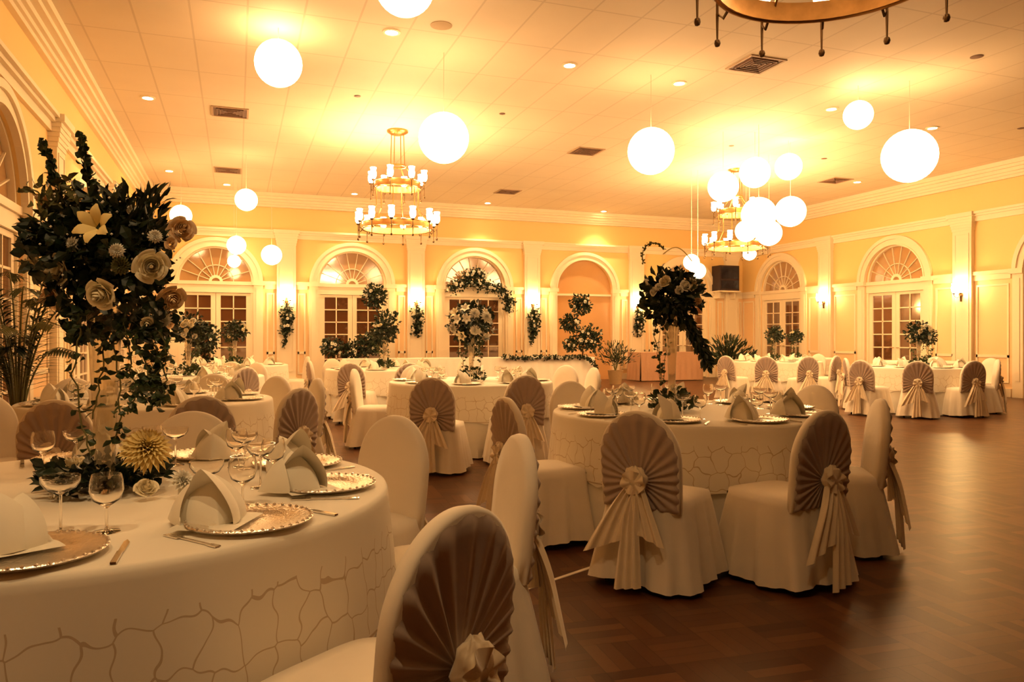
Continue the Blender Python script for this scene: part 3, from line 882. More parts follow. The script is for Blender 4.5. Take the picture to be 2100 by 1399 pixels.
G = 'covered chairs round the near left table'
S = 'cream covered chair '
chair(-.125, 1.68, T1, 'covered chair with dark pleated fan back, largest and nearest at the bottom of the photo', G)
chair(.02, 2.92, T1, 'tall smooth fronted covered chair just behind the nearest fan backed chair', G)
chair(-.56, 3.62, T1, 'smooth fronted covered chair right of the near table, bare floor at its right', G)
chair(-1.60, 3.82, T1, 'wide smooth fronted covered chair directly behind the near table, glasses before it', G)
G = 'covered chairs round the second table on the left'
chair(-2.72, 4.55, T4, 'dim grey pleated covered chair left of the near glass vase', G)
chair(-1.98, 4.86, T4, 'pleated pinkish covered chair peeping over the smooth one behind the near table', G)
chair(-3.55, 5.1, (room(-1.5, 3.6)), 'smooth covered chair cut off by the left edge of the photo', G)
chair(-1.57, 5.6, T4, 'covered chair seen edge on with trailing sash, right of the second left table', G)
chair(-1.78, 6.95, T4, 'covered chair with pale bow at its side, just behind the edge on one', G)
chair(-2.27, 7.35, T4, 'pale smooth dome backed chair right of the bright white cloth, left group', G)
chair(-3.05, 7.8, T4, 'smooth covered chair facing the camera behind the second left table napkins', G)
chair(-4.02, 7.0, T4, 'light smooth covered chair beside the palm at the left wall', G)
G = 'covered chairs round the third and fourth tables on the left'
chair(-3.75, 11.2, T5, 'hazy smooth chair at the right of the third left table', G)
chair(-4.3, 11.7, T5, 'smooth chair on the far side of the third left table', G)
chair(-3.35, 9.6, T5, 'covered chair on the near right of the third left table', G)
chair(-4.0, 14.9, T5b, 'far dim chair right of the farthest left table', G)
G = 'covered chairs round the table left of the head table'
chair(-2.36, 11.2, T6, 'pleated covered chair with bow standing over bare floor, centre left distance', G)
chair(-1.50, 11.15, T6, 'greyish pleated chair at the near right of the table left of the head table', G)
chair(-3.2, 12.1, T6, 'pale narrow chair at the left end of the table left of the head table', G)
chair(-3.15, 13.4, T6, 'pale far chair behind the left of the table left of the head table', G)
chair(-.85, 13.0, T6, 'chair at the right of the table left of the head table', G)
G = 'covered chairs round the centre table'
chair(-.745, 7.1, T3, 'pinkish fan pleated chair with white bow and long sash, left of the centre table', G)
chair(.13, 7.5, T3, 'pleated fan backed chair with golden bow at the right front of the centre table', G)
chair(1.0, 9.4, T3, 'small pleated chair at the right end of the centre table', G)
chair(.72, 10.2, T3, 'pale dome backed chair on the far right of the centre table', G)
chair(-1.85, 9.0, T3, 'chair at the left side of the centre table', G)
chair(-1.3, 10.2, T3, 'chair on the far left of the centre table', G)
G = 'covered chairs round the centre right table'
chair(.645, 3.87, T2, 'chair showing its full fan back and bow, nearest at the centre right table', G, turn=-.22)
chair(1.59, 3.9, T2, 'dark pleated chair three quarters from behind, right front of the centre right table', G, turn=.32)
chair(2.22, 4.62, T2, 'covered chair in side view at the right end of the centre right table', G, turn=.41)
chair(2.36, 5.95, T2, 'smooth fronted cream chair at the far right of the centre right table', G)
chair(-.03, 4.75, T2, 'reddish pleated chair left of the centre right table', G)
chair(.50, 6.5, T2, 'smooth cream chair at the far left of the centre right table', G)
G = 'covered chairs round the nearer right wall table'
chair(6.38, 12.0, RT1, 'covered chair with pale bow centred before the nearer right wall table', G)
chair(5.72, 12.5, RT1, 'covered chair with bow at the left front of the nearer right wall table', G)
chair(7.35, 12.15, RT1, 'covered chair at the right front of the nearer right wall table, bow low', G)
chair(8.2, 12.9, RT1, 'first of two chairs in side view at the right of the nearer right wall table', G)
chair(8.62, 13.75, RT1, 'last chair in side view, closest to the right wall', G)
chair(6.0, 13.7, RT1, 'pale smooth chair at the left of the nearer right wall table', G)
chair(8.1, 14.6, RT1, 'smooth chair on the far side of the nearer right wall table', G)
G = 'covered chairs round the farther right wall table'
chair(4.35, 15.5, RT2, 'leftmost chair of the farther right wall table, beside the bright cloth', G)
chair(4.98, 14.95, RT2, 'pleated chair between the two bright patches of cloth, farther right table', G)
chair(5.82, 15.0, RT2, 'covered chair with sash before the right half of the farther right table', G)
chair(6.58, 15.5, RT2, 'chair in side view at the right of the farther right table', G)
chair(6.9, 17.2, RT2, 'far side chair at the right of the farther right table', G)

# ---------------------------------------------------------------- place settings
def plate_mb():
    pr = [(.001, .006), (.105, .006), (.112, .012), (.155, .017), (.165, .020), (.168, .017), (.162, .011), (.11, 0), (.001, 0)]
    b = MB().lathe(pr, 40)
    for i in range(40):
        a = 2 * pi * i / 40; q = MB().lathe([(.001, .004), (.005, .002), (.005, -.002), (.001, -.004)], 5, (.163 * math.cos(a), .163 * math.sin(a), .020)); b.merge(q)
    return b
def napkin_mb():
    b = MB()
    def hood(px, py, ang, w_, h, length, lean):
        ca, sa = math.cos(ang), math.sin(ang)
        def fn(u, v):
            e = pi * u; x = -w_ * math.cos(e) * (1 + .12 * math.sin(e)); z = h * (1 - abs(2 * u - 1) ** 1.25) ** 1.05; y = lean * math.sin(e) ** 1.6
            k = v; q = 1 - k; bul = math.sin(pi * k) * .18
            X = x * q * (1 + bul); Y = y * q - length * (1 - q) ** .9; Z = z * (q + bul * .9) + .005
            return (px + X * ca - Y * sa, py + X * sa + Y * ca, Z)
        b.grid(fn, 22, 10)
    hood(-.01, .02, 1.25, .078, .150, .115, .035)
    hood(.03, .03, -1.0, .085, .120, .10, .02)
    hood(.01, .07, 3.0, .07, .105, .09, -.01)
    b.grid(lambda u, v: (-.105 + .21 * u, -.08 + .17 * v, .006 + .005 * math.sin(u * 9) * math.sin(v * 7)), 8, 8)
    return b
def wine_mb():
    return MB().lathe([(.001, 0), (.034, 0), (.034, .002), (.006, .006), (.0035, .012), (.0035, .062), (.012, .070), (.034, .085), (.042, .11), (.040, .135), (.036, .152),
                       (.0345, .152), (.0385, .135), (.0405, .11), (.033, .088), (.010, .074), (.001, .072)], 24)
def coupe_mb():
    return MB().lathe([(.001, 0), (.033, 0), (.033, .002), (.006, .006), (.0035, .012), (.0035, .100), (.010, .106), (.036, .118), (.047, .135), (.048, .150),
                       (.0465, .150), (.0455, .136), (.034, .121), (.008, .109), (.001, .108)], 24)
def fork_mb():
    b = MB().box(-.004, .004, -.10, .04, .001, .004)
    b.box(-.011, .011, .04, .055, .001, .004)
    for k in range(4): b.box(-.011 + k * .0063, -.008 + k * .0063, .055, .10, .001, .004)
    b.box(-.008, .008, -.11, -.075, .001, .004); return b
def knife_mb():
    b = MB().box(-.0065, .0065, -.11, -.01, .001, .006)
    b.add([(-.006, -.01, .001), (.008, -.01, .001), (.009, .08, .001), (.0, .11, .001), (-.006, .09, .001), (-.006, -.01, .003), (.008, -.01, .003), (.009, .08, .003), (.0, .11, .003), (-.006, .09, .003)],
          [(4, 3, 2, 1, 0), (5, 6, 7, 8, 9), (0, 1, 6, 5), (1, 2, 7, 6), (2, 3, 8, 7), (3, 4, 9, 8), (4, 0, 5, 9)]); return b
PR = {}
def small(kind, p, rz, label, cat, group=None):
    if kind not in PR:
        mb, m, nm = dict(plate=(plate_mb, 'silver', 'charger_plate'), napkin=(napkin_mb, 'napkin', 'folded_napkin'), wine=(wine_mb, 'glass', 'wine_glass'),
                         coupe=(coupe_mb, 'glass', 'champagne_coupe'), fork=(fork_mb, 'steel', 'fork'), knife=(knife_mb, 'steel', 'knife'))[kind]
        o = mb().build(nm, m, None, kind not in ('fork', 'knife')); PR[kind] = o
    else:
        o = PR[kind].copy(); C.objects.link(o)
    o.location = p; o.rotation_euler = (0, 0, rz); tag(o, label, cat, group)
    if not group and 'group' in o.keys(): del o['group']
    return o

WORDS = ['nearest the camera', 'at the near right', 'at the right', 'at the far right', 'on the far side', 'at the far left', 'at the left', 'at the near left']
def setting(T, ang, pos, where, full, group=None, rp=.76):
    a = R(ang) - YAW * 0
    dx, dy = room(math.cos(a), math.sin(a)); n = Vector((dx, dy, 0)).normalized(); t = Vector((-n.y, n.x, 0))
    c = Vector((T[0], T[1], TZ + .001)) + n * rp
    rz = math.atan2(n.y, n.x) + pi / 2           # local +Y toward the table centre
    P = (' %s of %s' % (pos, where)) if pos else ' on ' + where
    g = (group + ' ') if group else None
    small('plate', c, rz, 'silver charger plate' + P, 'plate', 'charger plates on ' + where if group else None)
    small('napkin', c + Vector((0, 0, .007)) - n * .05 - t * .06, rz + .5, 'peaked cream napkin' + P, 'napkin', 'napkins on ' + where if group else None)
    if full >= 1:
        small('coupe', c - n * .22 + t * .02, 0, 'wide champagne glass' + P, 'glass', 'champagne glasses on ' + where if group else None)
        small('wine', c - n * .20 + t * .13, 0, 'stemmed wine glass' + P, 'glass', 'wine glasses on ' + where if group else None)
    if full >= 2:
        small('knife', c + t * .195 + n * .02, rz, 'steel knife beside the plate' + P, 'knife')
        small('fork', c - t * .195 + n * .02, rz, 'steel fork beside the plate' + P, 'fork')
for ang, pos in [(-71, 'at the bottom left'), (-33, 'at the near right'), (6, 'at the right'), (45, 'at the far right'), (84, 'at the far side'), (123, 'at the far left')]:
    setting(T1, ang, pos, WHERE[0][1], 2, rp=.79 if ang < 0 else .75)
for ang, pos in [(-110, 'at the near left'), (-70, 'at the near side'), (-30, 'at the near right'), (10, 'at the right'), (50, 'at the far right'), (90, 'at the far side'), (130, 'at the far left'), (170, 'at the left'), (210, 'at the left near side')]:
    setting(T2, ang, pos, 'the centre right table', 2)
for (T, wd, n, fu) in [(T3, WHERE[2][1], 8, 1), (T4, WHERE[3][1], 9, 1), (T5, WHERE[4][1], 8, 1), (T6, WHERE[6][1], 8, 0), (RT1, WHERE[7][1], 8, 0), (RT2, WHERE[8][1], 8, 0), (T5b, WHERE[5][1], 8, 0)]:
    for k in range(8): setting(T, 45 * k - 90, WORDS[k], wd, fu, 'g')

# ---------------------------------------------------------------- head table, sideboard, garlands
def skirted_table(name, x0, x1, y0, y1, h, m, label, cat, lab2):
    root = thing(name, label, cat, ((x0 + x1) / 2, (y0 + y1) / 2, 0))
    hx, hy = (x1 - x0) / 2, (y1 - y0) / 2
    MB().box(-hx, hx, -hy, hy, h - .03, h).build('tabletop', m, root)
    b = MB(); per = 2 * (x1 - x0 + y1 - y0)
    n = int(per / .05)
    def fn(u, v):
        s_ = u * per
        for (L_, ax_, ay_, dx, dy) in [(2 * hx, -hx, -hy, 1, 0), (2 * hy, hx, -hy, 0, 1), (2 * hx, hx, hy, -1, 0), (2 * hy, -hx, hy, 0, -1)]:
            if s_ <= L_ + 1e-6: break
            s_ -= L_
        q = .018 * math.sin(u * per * 2 * pi / .2) * v + .004 + .03 * v
        return (ax_ + dx * s_ + dy * q, ay_ + dy * s_ - dx * q, h - .02 - (h - .04) * v)
    b.grid(fn, n, 4); b.build('table_skirt', m, root, True, angle=80)
    return root
skirted_table('head_table', 2.3, 8.6, 17.6, 18.4, .78, 'cloth', 'long head table with white skirt in front of the back wall arches', 'table', '')
skirted_table('side_table', 11.0, 13.1, 19.5, 20.3, .84, 'skirt', 'peach skirted side table at the foot of the back wall, left of the fern arrangement', 'table', '')
r = random.Random(31)
def garland(name, label, pts, n, L_, rad, dots_n=0, cat='garland', blooms=0, loc=None):
    P = [Vector(p) for p in pts]; o0 = P[0] if loc is None else Vector(loc)
    root = thing(name, label, cat, o0)
    b = MB(); vs = MB()
    seg = [(P[i + 1] - P[i]).length for i in range(len(P) - 1)]
    for _ in range(n):
        i = r.choices(range(len(seg)), seg)[0]; p = P[i].lerp(P[i + 1], r.random()) - o0 + rdir(r) * rad * r.random()
        leaf_into(b, p, rdir(r), rdir(r), L_ * r.uniform(.6, 1.2), L_ * .35)
    b.build('foliage', 'leaf', root)
    for k in range(blooms):
        i = r.choices(range(len(seg)), seg)[0]; p = P[i].lerp(P[i + 1], r.random()) - o0
        d = (rdir(r, -.5, .5) + cam_dir(0, 0, 1.2)).normalized(); put_flower(root, 'bud', p + d * rad * .9, d, r.uniform(.03, .045), 'white')
    return root
hy = 17.52
garland('table_garland', 'dark leafy garland swagged along the front edge of the head table', [(6.1 + .25 * i, hy, .80 - .03 * math.sin(pi * i / 4) ** 2) for i in range(10)], 420, .07, .06, blooms=8)
garland('table_garland', 'short drop of garland hanging from the right end of the head table', [(8.3, hy - .02, .78), (8.45, hy - .06, .66), (8.6, hy - .08, .5)], 90, .07, .05)
x3 = BC[2]
garland('arch_garland', 'floral garland swagged across the arch behind the head table, dotted with white blooms',
        [(x3 - .8, YB - .24, 2.62), (x3 - .5, YB - .26, 2.80), (x3 - .1, YB - .26, 2.84), (x3 + .3, YB - .26, 2.72), (x3 + .75, YB - .26, 2.62), (x3 + .92, YB - .26, 2.35), (x3 + .93, YB - .26, 2.05)], 1150, .09, .20, blooms=40)
garland('arch_garland', 'clump of white blooms at the crown of the arch garland', [(x3 - .35, YB - .24, 3.0), (x3 - .05, YB - .24, 3.12), (x3 + .15, YB - .24, 3.0)], 420, .08, .18, blooms=18)
SB = [(BP[0], 'first'), (BP[1], 'second'), (BP[2], 'third'), (BP[3], 'fourth')]
for x, nm in SB:
    garland('sconce_spray', 'dark hanging spray under the %s sconce from the left on the back wall' % nm,
            [(x, YB - .2, 2.02), (x + .02, YB - .24, 1.75), (x - .02, YB - .2, 1.4)], 420, .10, .17, blooms=9)
    garland('sconce_spray_tail', 'thin trailing tip of the spray under the %s sconce from the left' % nm, [(x - .03, YB - .18, 1.45), (x - .06, YB - .16, 1.05)], 50, .09, .04) if nm in ('first', 'third') else None

def pedestal(px, d, label, balls, name='floral_stand'):
    x, y = spot_at(px, d)
    root = thing(name, label, 'flower arrangement', (x, y, 0))
    MB().lathe([(.001, 0), (.16, 0), (.16, .02), (.03, .05), (.02, .5), (.02, 1.0), (.07, 1.06), (.001, 1.06)], 16).build('stand', 'bronze', root, True)
    rr = random.Random(int(px))
    for i, (la, dd, z, rad, nl, nb) in enumerate(balls):
        c = off(la, dd, z)
        f = leaf_ball(rr, c, rad, nl, .10, .035, inner=.2).build('foliage_mass', 'leaf', root)
        for _ in range(nb):
            d_ = (rdir(rr, -.6, .7) + cam_dir(0, 0, .7)).normalized(); put_flower(root, 'bud', c + d_ * rad * .97, d_, rr.uniform(.03, .05), 'white')
    return root
kk = FPX / 19.0
pedestal(790, 18.6, 'tall topiary of dark foliage with a ball top, right of the second arch', [(-.25, 0, 2.27, .30, 420, 7), (.02, .05, 1.6, .33, 380, 10), (-.25, 0, 1.15, .30, 260, 5)])
pedestal(705, 18.4, 'low spreading bank of dark foliage and white blooms before the second arch', [(-.3, 0, 1.05, .24, 260, 8), (.12, .05, .95, .27, 280, 7), (.5, 0, 1.05, .28, 280, 6)])
pedestal(1195, 20.0, 'bushy stepped floral stand before the peach alcove', [(-.05, 0, 2.15, .27, 360, 8), (-.32, 0, 1.65, .26, 320, 7), (.15, 0, 1.25, .38, 560, 10), (-.3, 0, 1.1, .2, 160, 3)])
pedestal(972, 19.6, 'dark leaved white flower stand directly under the arch garland', [(0, 0, 1.7, .42, 420, 12), (0, 0, 1.1, .25, 160, 4)])
pedestal(420, 17.8, 'dark green shrub like flower stand at the far left, beside the glass door', [(0, 0, 1.25, .36, 520, 7), (-.1, 0, .8, .3, 200, 3)])

def bush(px, d, label, z, rad, n, L_=.22):
    x, y = spot_at(px, d)
    root = thing('potted_plant', label, 'plant', (x, y, 0))
    MB().lathe([(.001, 0), (.16, 0), (.21, .36), (.22, .38), (.2, .38), (.19, .34), (.001, .34)], 20).build('pot', 'pot', root, True)
    rr = random.Random(int(px)); b = MB(); st = MB()
    for i in range(n):
        a = rr.uniform(0, 2 * pi); el = rr.uniform(.25, 1.45); q = Vector((math.cos(a) * math.cos(el), math.sin(a) * math.cos(el), math.sin(el)))
        p = Vector((0, 0, .36)) + q * rr.uniform(.2, 1) * (z - .3) * .75 + Vector((0, 0, .1))
        leaf_into(b, p, q + rdir(rr) * .5, rdir(rr), L_, L_ * .12)
    for k in range(8):
        a = k * .8; st.tube([(0, 0, .33), (.12 * math.cos(a), .12 * math.sin(a), z * .6), (rad * math.cos(a), rad * math.sin(a), z)], .008, 5)
    b.build('leaves', 'leaf', root); st.build('stems', 'stem', root)
bush(1492, 21.5, 'dark potted plant in the back right corner under the television', 1.35, .35, 420)
bush(1262, 20.9, 'small dark leafy plant right of the stepped floral stand', 1.2, .22, 420, .12)

# palm by the left wall
px_, py_ = room(-3.98, 6.15)
palm = thing('potted_palm', 'tall feathery palm in a beige pot against the left wall', 'plant', (px_, py_, 0))
MB().lathe([(.001, 0), (.13, 0), (.18, .50), (.195, .53), (.195, .56), (.17, .56), (.165, .50), (.001, .50)], 24).build('pot', 'pot', palm, True)
rr = random.Random(5)
for k in range(18):
    a = 2 * pi * k / 18 + rr.uniform(-.2, .2); reach = rr.uniform(.25, .68); top = rr.uniform(1.1, 2.1)
    if math.cos(a) < -.4: reach *= .7
    pts = []
    for i in range(15):
        t = i / 14; rad = .03 + reach * t ** 1.7; z = .5 + (top - .5) * math.sin(min(1.0, t * 1.12) * pi / 2) - .25 * max(0, t - .75)
        pts.append(Vector((rad * math.cos(a), rad * math.sin(a), z)))
    b = MB().tube(pts, [.011 - .008 * i / 14 for i in range(15)], 5)
    fr = b.build('frond_stalk', 'stem', palm)
    b = MB()
    for i in range(5, 15):
        tdir = (pts[min(i + 1, 14)] - pts[i - 1]).normalized()
        side = tdir.cross(Vector((0, 0, 1))).normalized()
        for s_ in (-1, 1):
            for h in (0, .5):
                q = pts[i - 1].lerp(pts[i], h)
                leaf_into(b, q, tdir * .75 + side * s_ * .9 + Vector((0, 0, -.35)), Vector((0, 0, 1)), .27 * (1.1 - i / 24), .014)
    b.build('leaflets', ('leaf2', 'leaf3', 'leaf')[k % 3], fr)

# ---------------------------------------------------------------- television
tx = 14.72
tv = thing('television', 'dark boxy television on a white shelf high in the back right corner', 'television', (tx, YB - .25, 2.72))
MB().box(-.36, .36, -.22, .22, .04, .84).build('casing', 'tvcase', tv)
MB().box(-.31, .31, -.235, -.22, .42, .79).build('screen', 'tvscreen', tv)
MB().box(-.31, .31, -.235, -.22, .10, .36).build('lower_panel', 'tvscreen', tv)
b = MB().box(-.40, .40, -.26, .25, 0, .04); b.box(-.3, -.26, -.1, .25, -.2, 0); b.box(.26, .3, -.1, .25, -.2, 0); b.build('shelf', 'trim', tv)

# ---------------------------------------------------------------- lanterns
def lantern_mb():
    b = MB(); rings = 36; seg = 40
    def fn(u, v):
        e = -pi / 2 + .14 + (pi - .28) * v; a = 2 * pi * u; q = .5 * (1 - .006 * (1 - abs(math.cos(rings / 2 * pi * v))))
        return (q * math.cos(e) * math.cos(a), q * math.cos(e) * math.sin(a), q * math.sin(e))
    b.grid(fn, seg, rings * 1, cu=True); return b
LM = None
def lantern(px, py, dia_px, D, label):
    global LM
    k = dia_px / D; d = FPX / k; x, y = spot_at(px, d); z = HC + (692 - py) / k
    if LM is None: LM = lantern_mb()
    root = thing('paper_lantern', label, 'lantern', (x, y, z), 0, 'hanging paper lanterns')
    if 'me' not in lantern.__dict__:
        o = LM.build('paper_globe', 'lantern', root, True, angle=80); lantern.me = o.data
    else:
        o = bpy.data.objects.new('paper_globe', lantern.me); C.objects.link(o); o.parent = root
    o.scale = (D, D, D)
    MB().tube([(0, 0, D * .5 - .01), (0, 0, ZC - z)], .004, 5).build('hanging_cord', 'cord', root)
    MB().ring(D * .07, D * .497, .004, 16).build('top_ring', 'steel', root)
    return root
for a in [(571, 130, 95, .56, 'glowing paper lantern upper left, over the left tables'),
          (830, -29, 122, .60, 'glowing lantern cut off by the top edge of the photo'),
          (910, 283, 103, .66, 'large glowing lantern just right of the full chandelier'),
          (1335, 310, 95, .66, 'glowing lantern alone in the centre of the ceiling'),
          (1760, 236, 58, .42, 'small glowing lantern above and left of the biggest one'),
          (1865, 320, 107, .76, 'biggest glowing lantern near the right wall'),
          (371, 442, 43, .45, 'small glowing lantern right beside the huge arrangement'),
          (505, 410, 45, .45, 'small glowing lantern under the left cornice'),
          (485, 503, 38, .45, 'small glowing lantern before the leftmost arch, upper of two'),
          (480, 536, 26, .30, 'tiny glowing lantern just under another before the leftmost arch'),
          (557, 523, 41, .45, 'small glowing lantern by the first pilaster'),
          (1483, 383, 62, .55, 'glowing lantern covering the left top of the right chandelier'),
          (1548, 354, 62, .55, 'glowing lantern at the top middle of the right cluster'),
          (1617, 342, 54, .50, 'glowing lantern at the top right of the right cluster'),
          (1621, 434, 62, .58, 'glowing lantern at the right edge of the right cluster'),
          (1556, 440, 70, .60, 'glowing lantern in the bright middle of the right cluster'),
          (1577, 478, 52, .52, 'glowing lantern low in the middle of the right cluster'),
          (1530, 474, 44, .45, 'glowing lantern low left in the right cluster'),
          (1537, 520, 28, .32, 'tiny glowing lantern hanging lowest in the right cluster'),
          (1418, 538, 33, .36, 'upper of two touching small lanterns above the fern arrangement'),
          (1431, 556, 33, .36, 'lower of two touching small lanterns above the fern arrangement')]:
    lantern(*a)

# ---------------------------------------------------------------- chandeliers
def chandelier(label, loc):
    root = thing('chandelier', label, 'chandelier', loc, .13, 'two tier ring chandeliers')
    drop = ZC - loc[2]          # origin at the lower ring
    MB().lathe([(.001, drop), (.19, drop), (.19, drop - .03), (.13, drop - .07), (.001, drop - .08)], 24).build('canopy', 'brass', root, True)
    UZ, UR, LR = .74, .40, .62
    for k in range(4):
        a = pi / 4 + k * pi / 2
        MB().tube([(.12 * math.cos(a), .12 * math.sin(a), drop - .05), (.14 * math.cos(a), .14 * math.sin(a), UZ + .35), (UR * math.cos(a), UR * math.sin(a), UZ)], .009, 5).build('suspension_rod', 'brass', root)
    for k in range(6):
        a = k * pi / 3
        MB().tube([(UR * math.cos(a), UR * math.sin(a), UZ), (UR * .98 * math.cos(a), UR * .98 * math.sin(a), UZ * .5), (LR * math.cos(a), LR * math.sin(a), 0.02)], .010, 5).build('tier_link', 'brass', root)
    MB().lathe([(.14, UZ + .34), (.155, UZ + .34), (.155, UZ + .37), (.14, UZ + .37), (.14, UZ + .34)], 24).build('top_hoop', 'brass', root)
    for (rad, z, nm) in ((UR, UZ, 'upper_ring'), (LR, 0, 'lower_ring')):
        h = .055
        b = MB().lathe([(rad - .012, z - h), (rad + .012, z - h), (rad + .014, z + h), (rad - .014, z + h), (rad - .012, z - h)], 48)
        b.ring(rad + .012, z - h, .010, 48); b.ring(rad + .012, z + h, .010, 48)
        b.build(nm, 'brass', root, True)
    for (rad, z, n, o_) in ((UR, UZ, 8, .2), (LR, 0, 12, .05)):
        for k in range(n):
            a = 2 * pi * k / n + o_; ca, sa = math.cos(a), math.sin(a); q = rad + .09
            b = MB().tube([(rad * ca, rad * sa, z - .03), ((rad + .05) * ca, (rad + .05) * sa, z - .09), (q * ca, q * sa, z - .05), (q * ca, q * sa, z + .05)], .009, 6)
            b.lathe([(.001, .02), (.03, .04), (.036, .06), (.018, .065), (.001, .065)], 12, (q * ca, q * sa, z))
            b.tube([(q * ca, q * sa, z - .05), (q * ca, q * sa, z - .21)], [.010, .006], 6)
            b.lathe([(.001, -.20), (.016, -.21), (.020, -.228), (.014, -.245), (.001, -.25)], 10, (q * ca, q * sa, z))
            ar = b.build('lamp_arm', 'bronze', root, True)
            MB().lathe([(.001, .066), (.030, .068), (.050, .10), (.055, .16), (.046, .22), (.056, .265), (.050, .265), (.001, .23)], 14, (q * ca, q * sa, z)).build('glass_shade', 'shade', ar, True)
    return root
cx, cy = room(-2.07, 13.8)
ch = chandelier('complete two tier brass chandelier hanging left of centre', (cx, cy, 3.28))
cx, cy = room(1.72, 4.08); near = copy_thing(ch, (cx, cy, 3.28), .35, 'near chandelier ring cut off by the top edge of the photo')
for ar in near.children:
    for shd in ar.children:                     # this chandelier is turned low
        shd.data = shd.data.copy(); shd.data.materials[0] = M['dimshade']
cx, cy = room(5.0, 17.0); copy_thing(ch, (cx, cy, 3.31), .7, 'brass chandelier half hidden behind the lantern cluster on the right')

# ---------------------------------------------------------------- sconces
def sconce_proto():
    root = thing('wall_sconce', 'x', 'wall lamp')       # local: wall at y=0, lamp toward -y
    b = MB().lathe([(.001, 0), (.05, .0), (.05, .02), (.001, .03)], 16); b.xf(Matrix.Rotation(R(90), 4, 'X')); b.add([(-.02, -.002, -.16), (.02, -.002, -.16), (.02, -.02, -.16), (-.02, -.02, -.16), (-.03, -.002, .1), (.03, -.002, .1), (.03, -.02, .1), (-.03, -.02, .1)], [(0, 1, 2, 3), (4, 7, 6, 5), (3, 2, 6, 7), (0, 3, 7, 4), (1, 5, 6, 2)])
    b.build('back_plate', 'bronze', root, True)
    for s_ in (-1, 1):
        x = .085 * s_
        b = MB().tube([(0, -.02, -.02), (x * .5, -.08, -.08), (x, -.12, -.03), (x, -.12, .02)], .008, 6)
        b.lathe([(.001, .0), (.03, .02), (.034, .035), (.001, .036)], 12, (x, -.12, 0))
        ar = b.build('arm', 'bronze', root, True)
        MB().lathe([(.001, .038), (.03, .04), (.055, .09), (.058, .15), (.045, .21), (.055, .25), (.05, .25), (.001, .22)], 16, (x, -.12, 0)).build('glass_shade', 'sconce', ar, True)
    return root
sp = None
def sconce(x, y, z, rz, label):
    global sp
    if sp is None:
        sp = sconce_proto(); sp.location = (x, y, z); sp.rotation_euler = (0, 0, rz); tag(sp, label, 'wall lamp', 'wall sconces')
    else: copy_thing(sp, (x, y, z), rz, label, 'wall sconces')
for x, nm in SB: sconce(x, YB - .113, 2.22, 0, 'glowing sconce on the %s pilaster from the left, back wall' % nm)
sconce(XR - .113, RP[0], 2.25, -pi / 2, 'glowing sconce between the two right wall doors')
sconce(XR - .113, RP[1], 2.25, -pi / 2, 'glowing twin arm sconce nearest the right edge of the photo')

# ---------------------------------------------------------------- ceiling fittings
def ceil_at(px, py):
    d = FPX * (ZC - HC) / (692 - py); return spot_at(px, d)
dl = None
for (px, py, nm, on) in [('xy', (-1.25, 1.15), 'added out of view to brighten the near left table', 1), ('xy', (.35, .75), 'added out of view just ahead of the viewpoint', 1), (303, 200, 'left of the upper left lantern', 1), (803, 65, 'just under the lantern at the top edge', 1), (1168, 133, 'in the upper middle of the ceiling', 1),
                     (1393, 170, 'left of the large square vent', 1), (1705, 223, 'touching the small right lantern on its left', 1), (1912, 262, 'behind the top of the biggest lantern', 1),
                     (1758, 373, 'right of the far right vent', 1), (1000, 416, 'near the back wall below the middle vent', 1), (1238, 433, 'near the back wall right of centre', 1),
                     (727, 397, 'near the back wall left of the chandelier', 1), (347, 350, 'near the left cornice end', 1), (465, 378, 'under the far left vent near the back wall', 1)]:
    x, y = py if px == 'xy' else ceil_at(px, py)  # the 'xy' entries are unseen downlights added to brighten the front tables
    y = min(y, YB - .45)
    root = thing('downlight', 'recessed ceiling downlight ' + nm, 'ceiling light', (x, y, ZC), 0, 'recessed downlights')
    MB().lathe([(.075, -.001), (.11, -.001), (.108, -.012), (.078, -.016), (.075, -.001)], 24).build('rim', 'trim', root, True)
    MB().lathe([(.001, -.012), (.04, -.014), (.078, -.004)], 20).build('lamp_face', 'down', root, True)
    L = bpy.data.lights.new('downlight_beam', 'SPOT'); L.energy = SPOT * (.5 if px == 'xy' else 1); L.color = (1, .66, .32); L.spot_size = R(95); L.spot_blend = .8; L.shadow_soft_size = .05
    o = bpy.data.objects.new('downlight_beam', L); C.objects.link(o); o.parent = root; o.location = (0, 0, -.03)
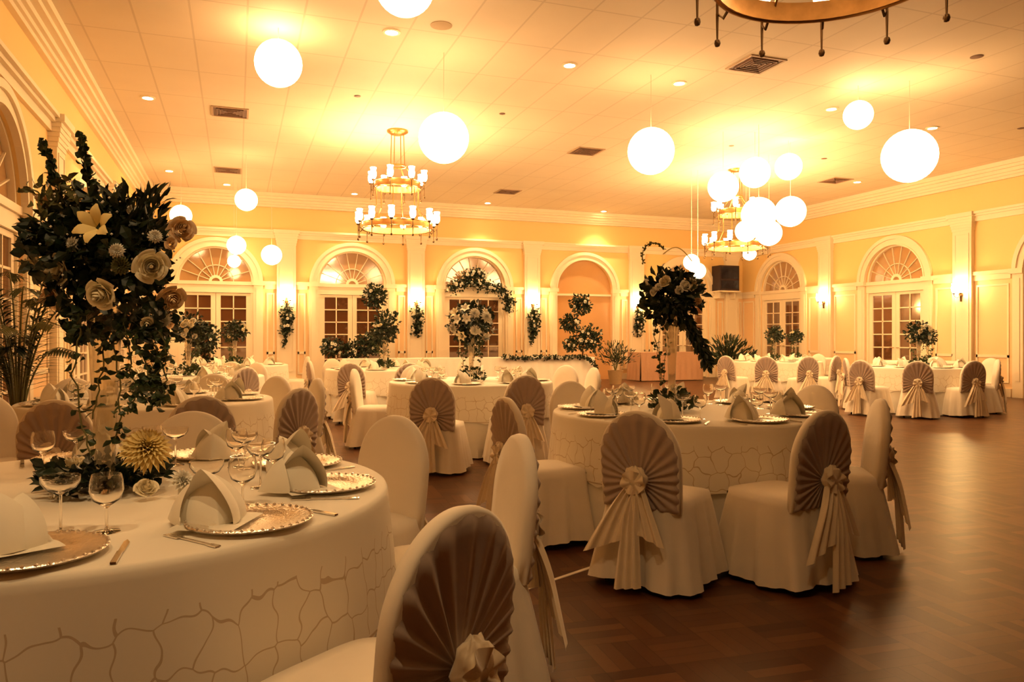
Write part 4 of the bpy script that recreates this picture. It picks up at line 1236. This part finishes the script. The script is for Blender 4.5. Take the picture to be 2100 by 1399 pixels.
for (px, py, nm) in [(472, 230, 'above the left lantern tables'), (467, 349, 'far left near the back wall'), (1202, 310, 'in the middle left of the lone lantern'), (1041, 393, 'near the back wall in the middle'),
                     (1550, 132, 'largest looking, under the near chandelier ring'), (1713, 370, 'far right beside a downlight')]:
    x, y = ceil_at(px, py)
    root = thing('ceiling_vent', 'square dark ceiling vent ' + nm, 'vent', (x, y, ZC), 0, 'ceiling vents')
    b = MB(); h = .29
    for q in ((-h, h, -h, -h + .03), (-h, h, h - .03, h), (-h, -h + .03, -h + .03, h - .03), (h - .03, h, -h + .03, h - .03)): b.box(q[0], q[1], q[2], q[3], -.014, -.001)
    b.build('frame', 'ventframe', root)
    MB().box(-h + .03, h - .03, -h + .03, h - .03, -.004, -.001).build('duct_face', 'vent', root)
    b = MB()
    for i in range(1, 5):
        q = (h - .03) * i / 5
        for e in ((-q, q, -q, -q + .012), (-q, q, q - .012, q), (-q, -q + .012, -q, q), (q - .012, q, -q, q)): b.box(e[0], e[1], e[2], e[3], -.012 - .002 * i, -.004)
    b.build('louvre', 'vent', root)
for i, (px, py, rad, nm) in enumerate([(905, 52, .13, 'round ceiling speaker near the top edge of the photo'), (733, 197, .05, 'small ceiling disc above the full chandelier'), (1030, 233, .05, 'small ceiling disc right of the large centre lantern'),
                        (2003, 116, .08, 'ceiling disc at the upper right'), (2094, 263, .06, 'ceiling disc at the right edge of the photo'), (1690, 325, .06, 'ceiling disc above the far right vent'), (1500, 299, .05, 'ceiling disc above the lantern cluster')]):
    x, y = ceil_at(px, py)
    tag(MB().lathe([(.001, -.012), (rad * .7, -.012), (rad, -.006), (rad, -.001)], 20).build('ceiling_speaker' if i == 0 else 'ceiling_disc', 'disc' if i == 0 else 'vent', None, True, (x, y, ZC)), nm, 'ceiling fitting')

# pale strip on the parquet between the chairs
a = Vector((*room(.06, 3.86), 0)); b_ = Vector((*room(.62, 4.42), 0)); n_ = (b_ - a).normalized().cross(Vector((0, 0, 1))) * .012
tag(MB().add([a - n_, b_ - n_, b_ + n_, a + n_] + [p + Vector((0, 0, .004)) for p in (a - n_, b_ - n_, b_ + n_, a + n_)], [(4, 5, 6, 7), (0, 1, 5, 4), (1, 2, 6, 5), (2, 3, 7, 6), (3, 0, 4, 7)]).build('floor_strip', 'cord'),
    'thin pale strip lying on the parquet beside the fan backed chair', 'floor strip')
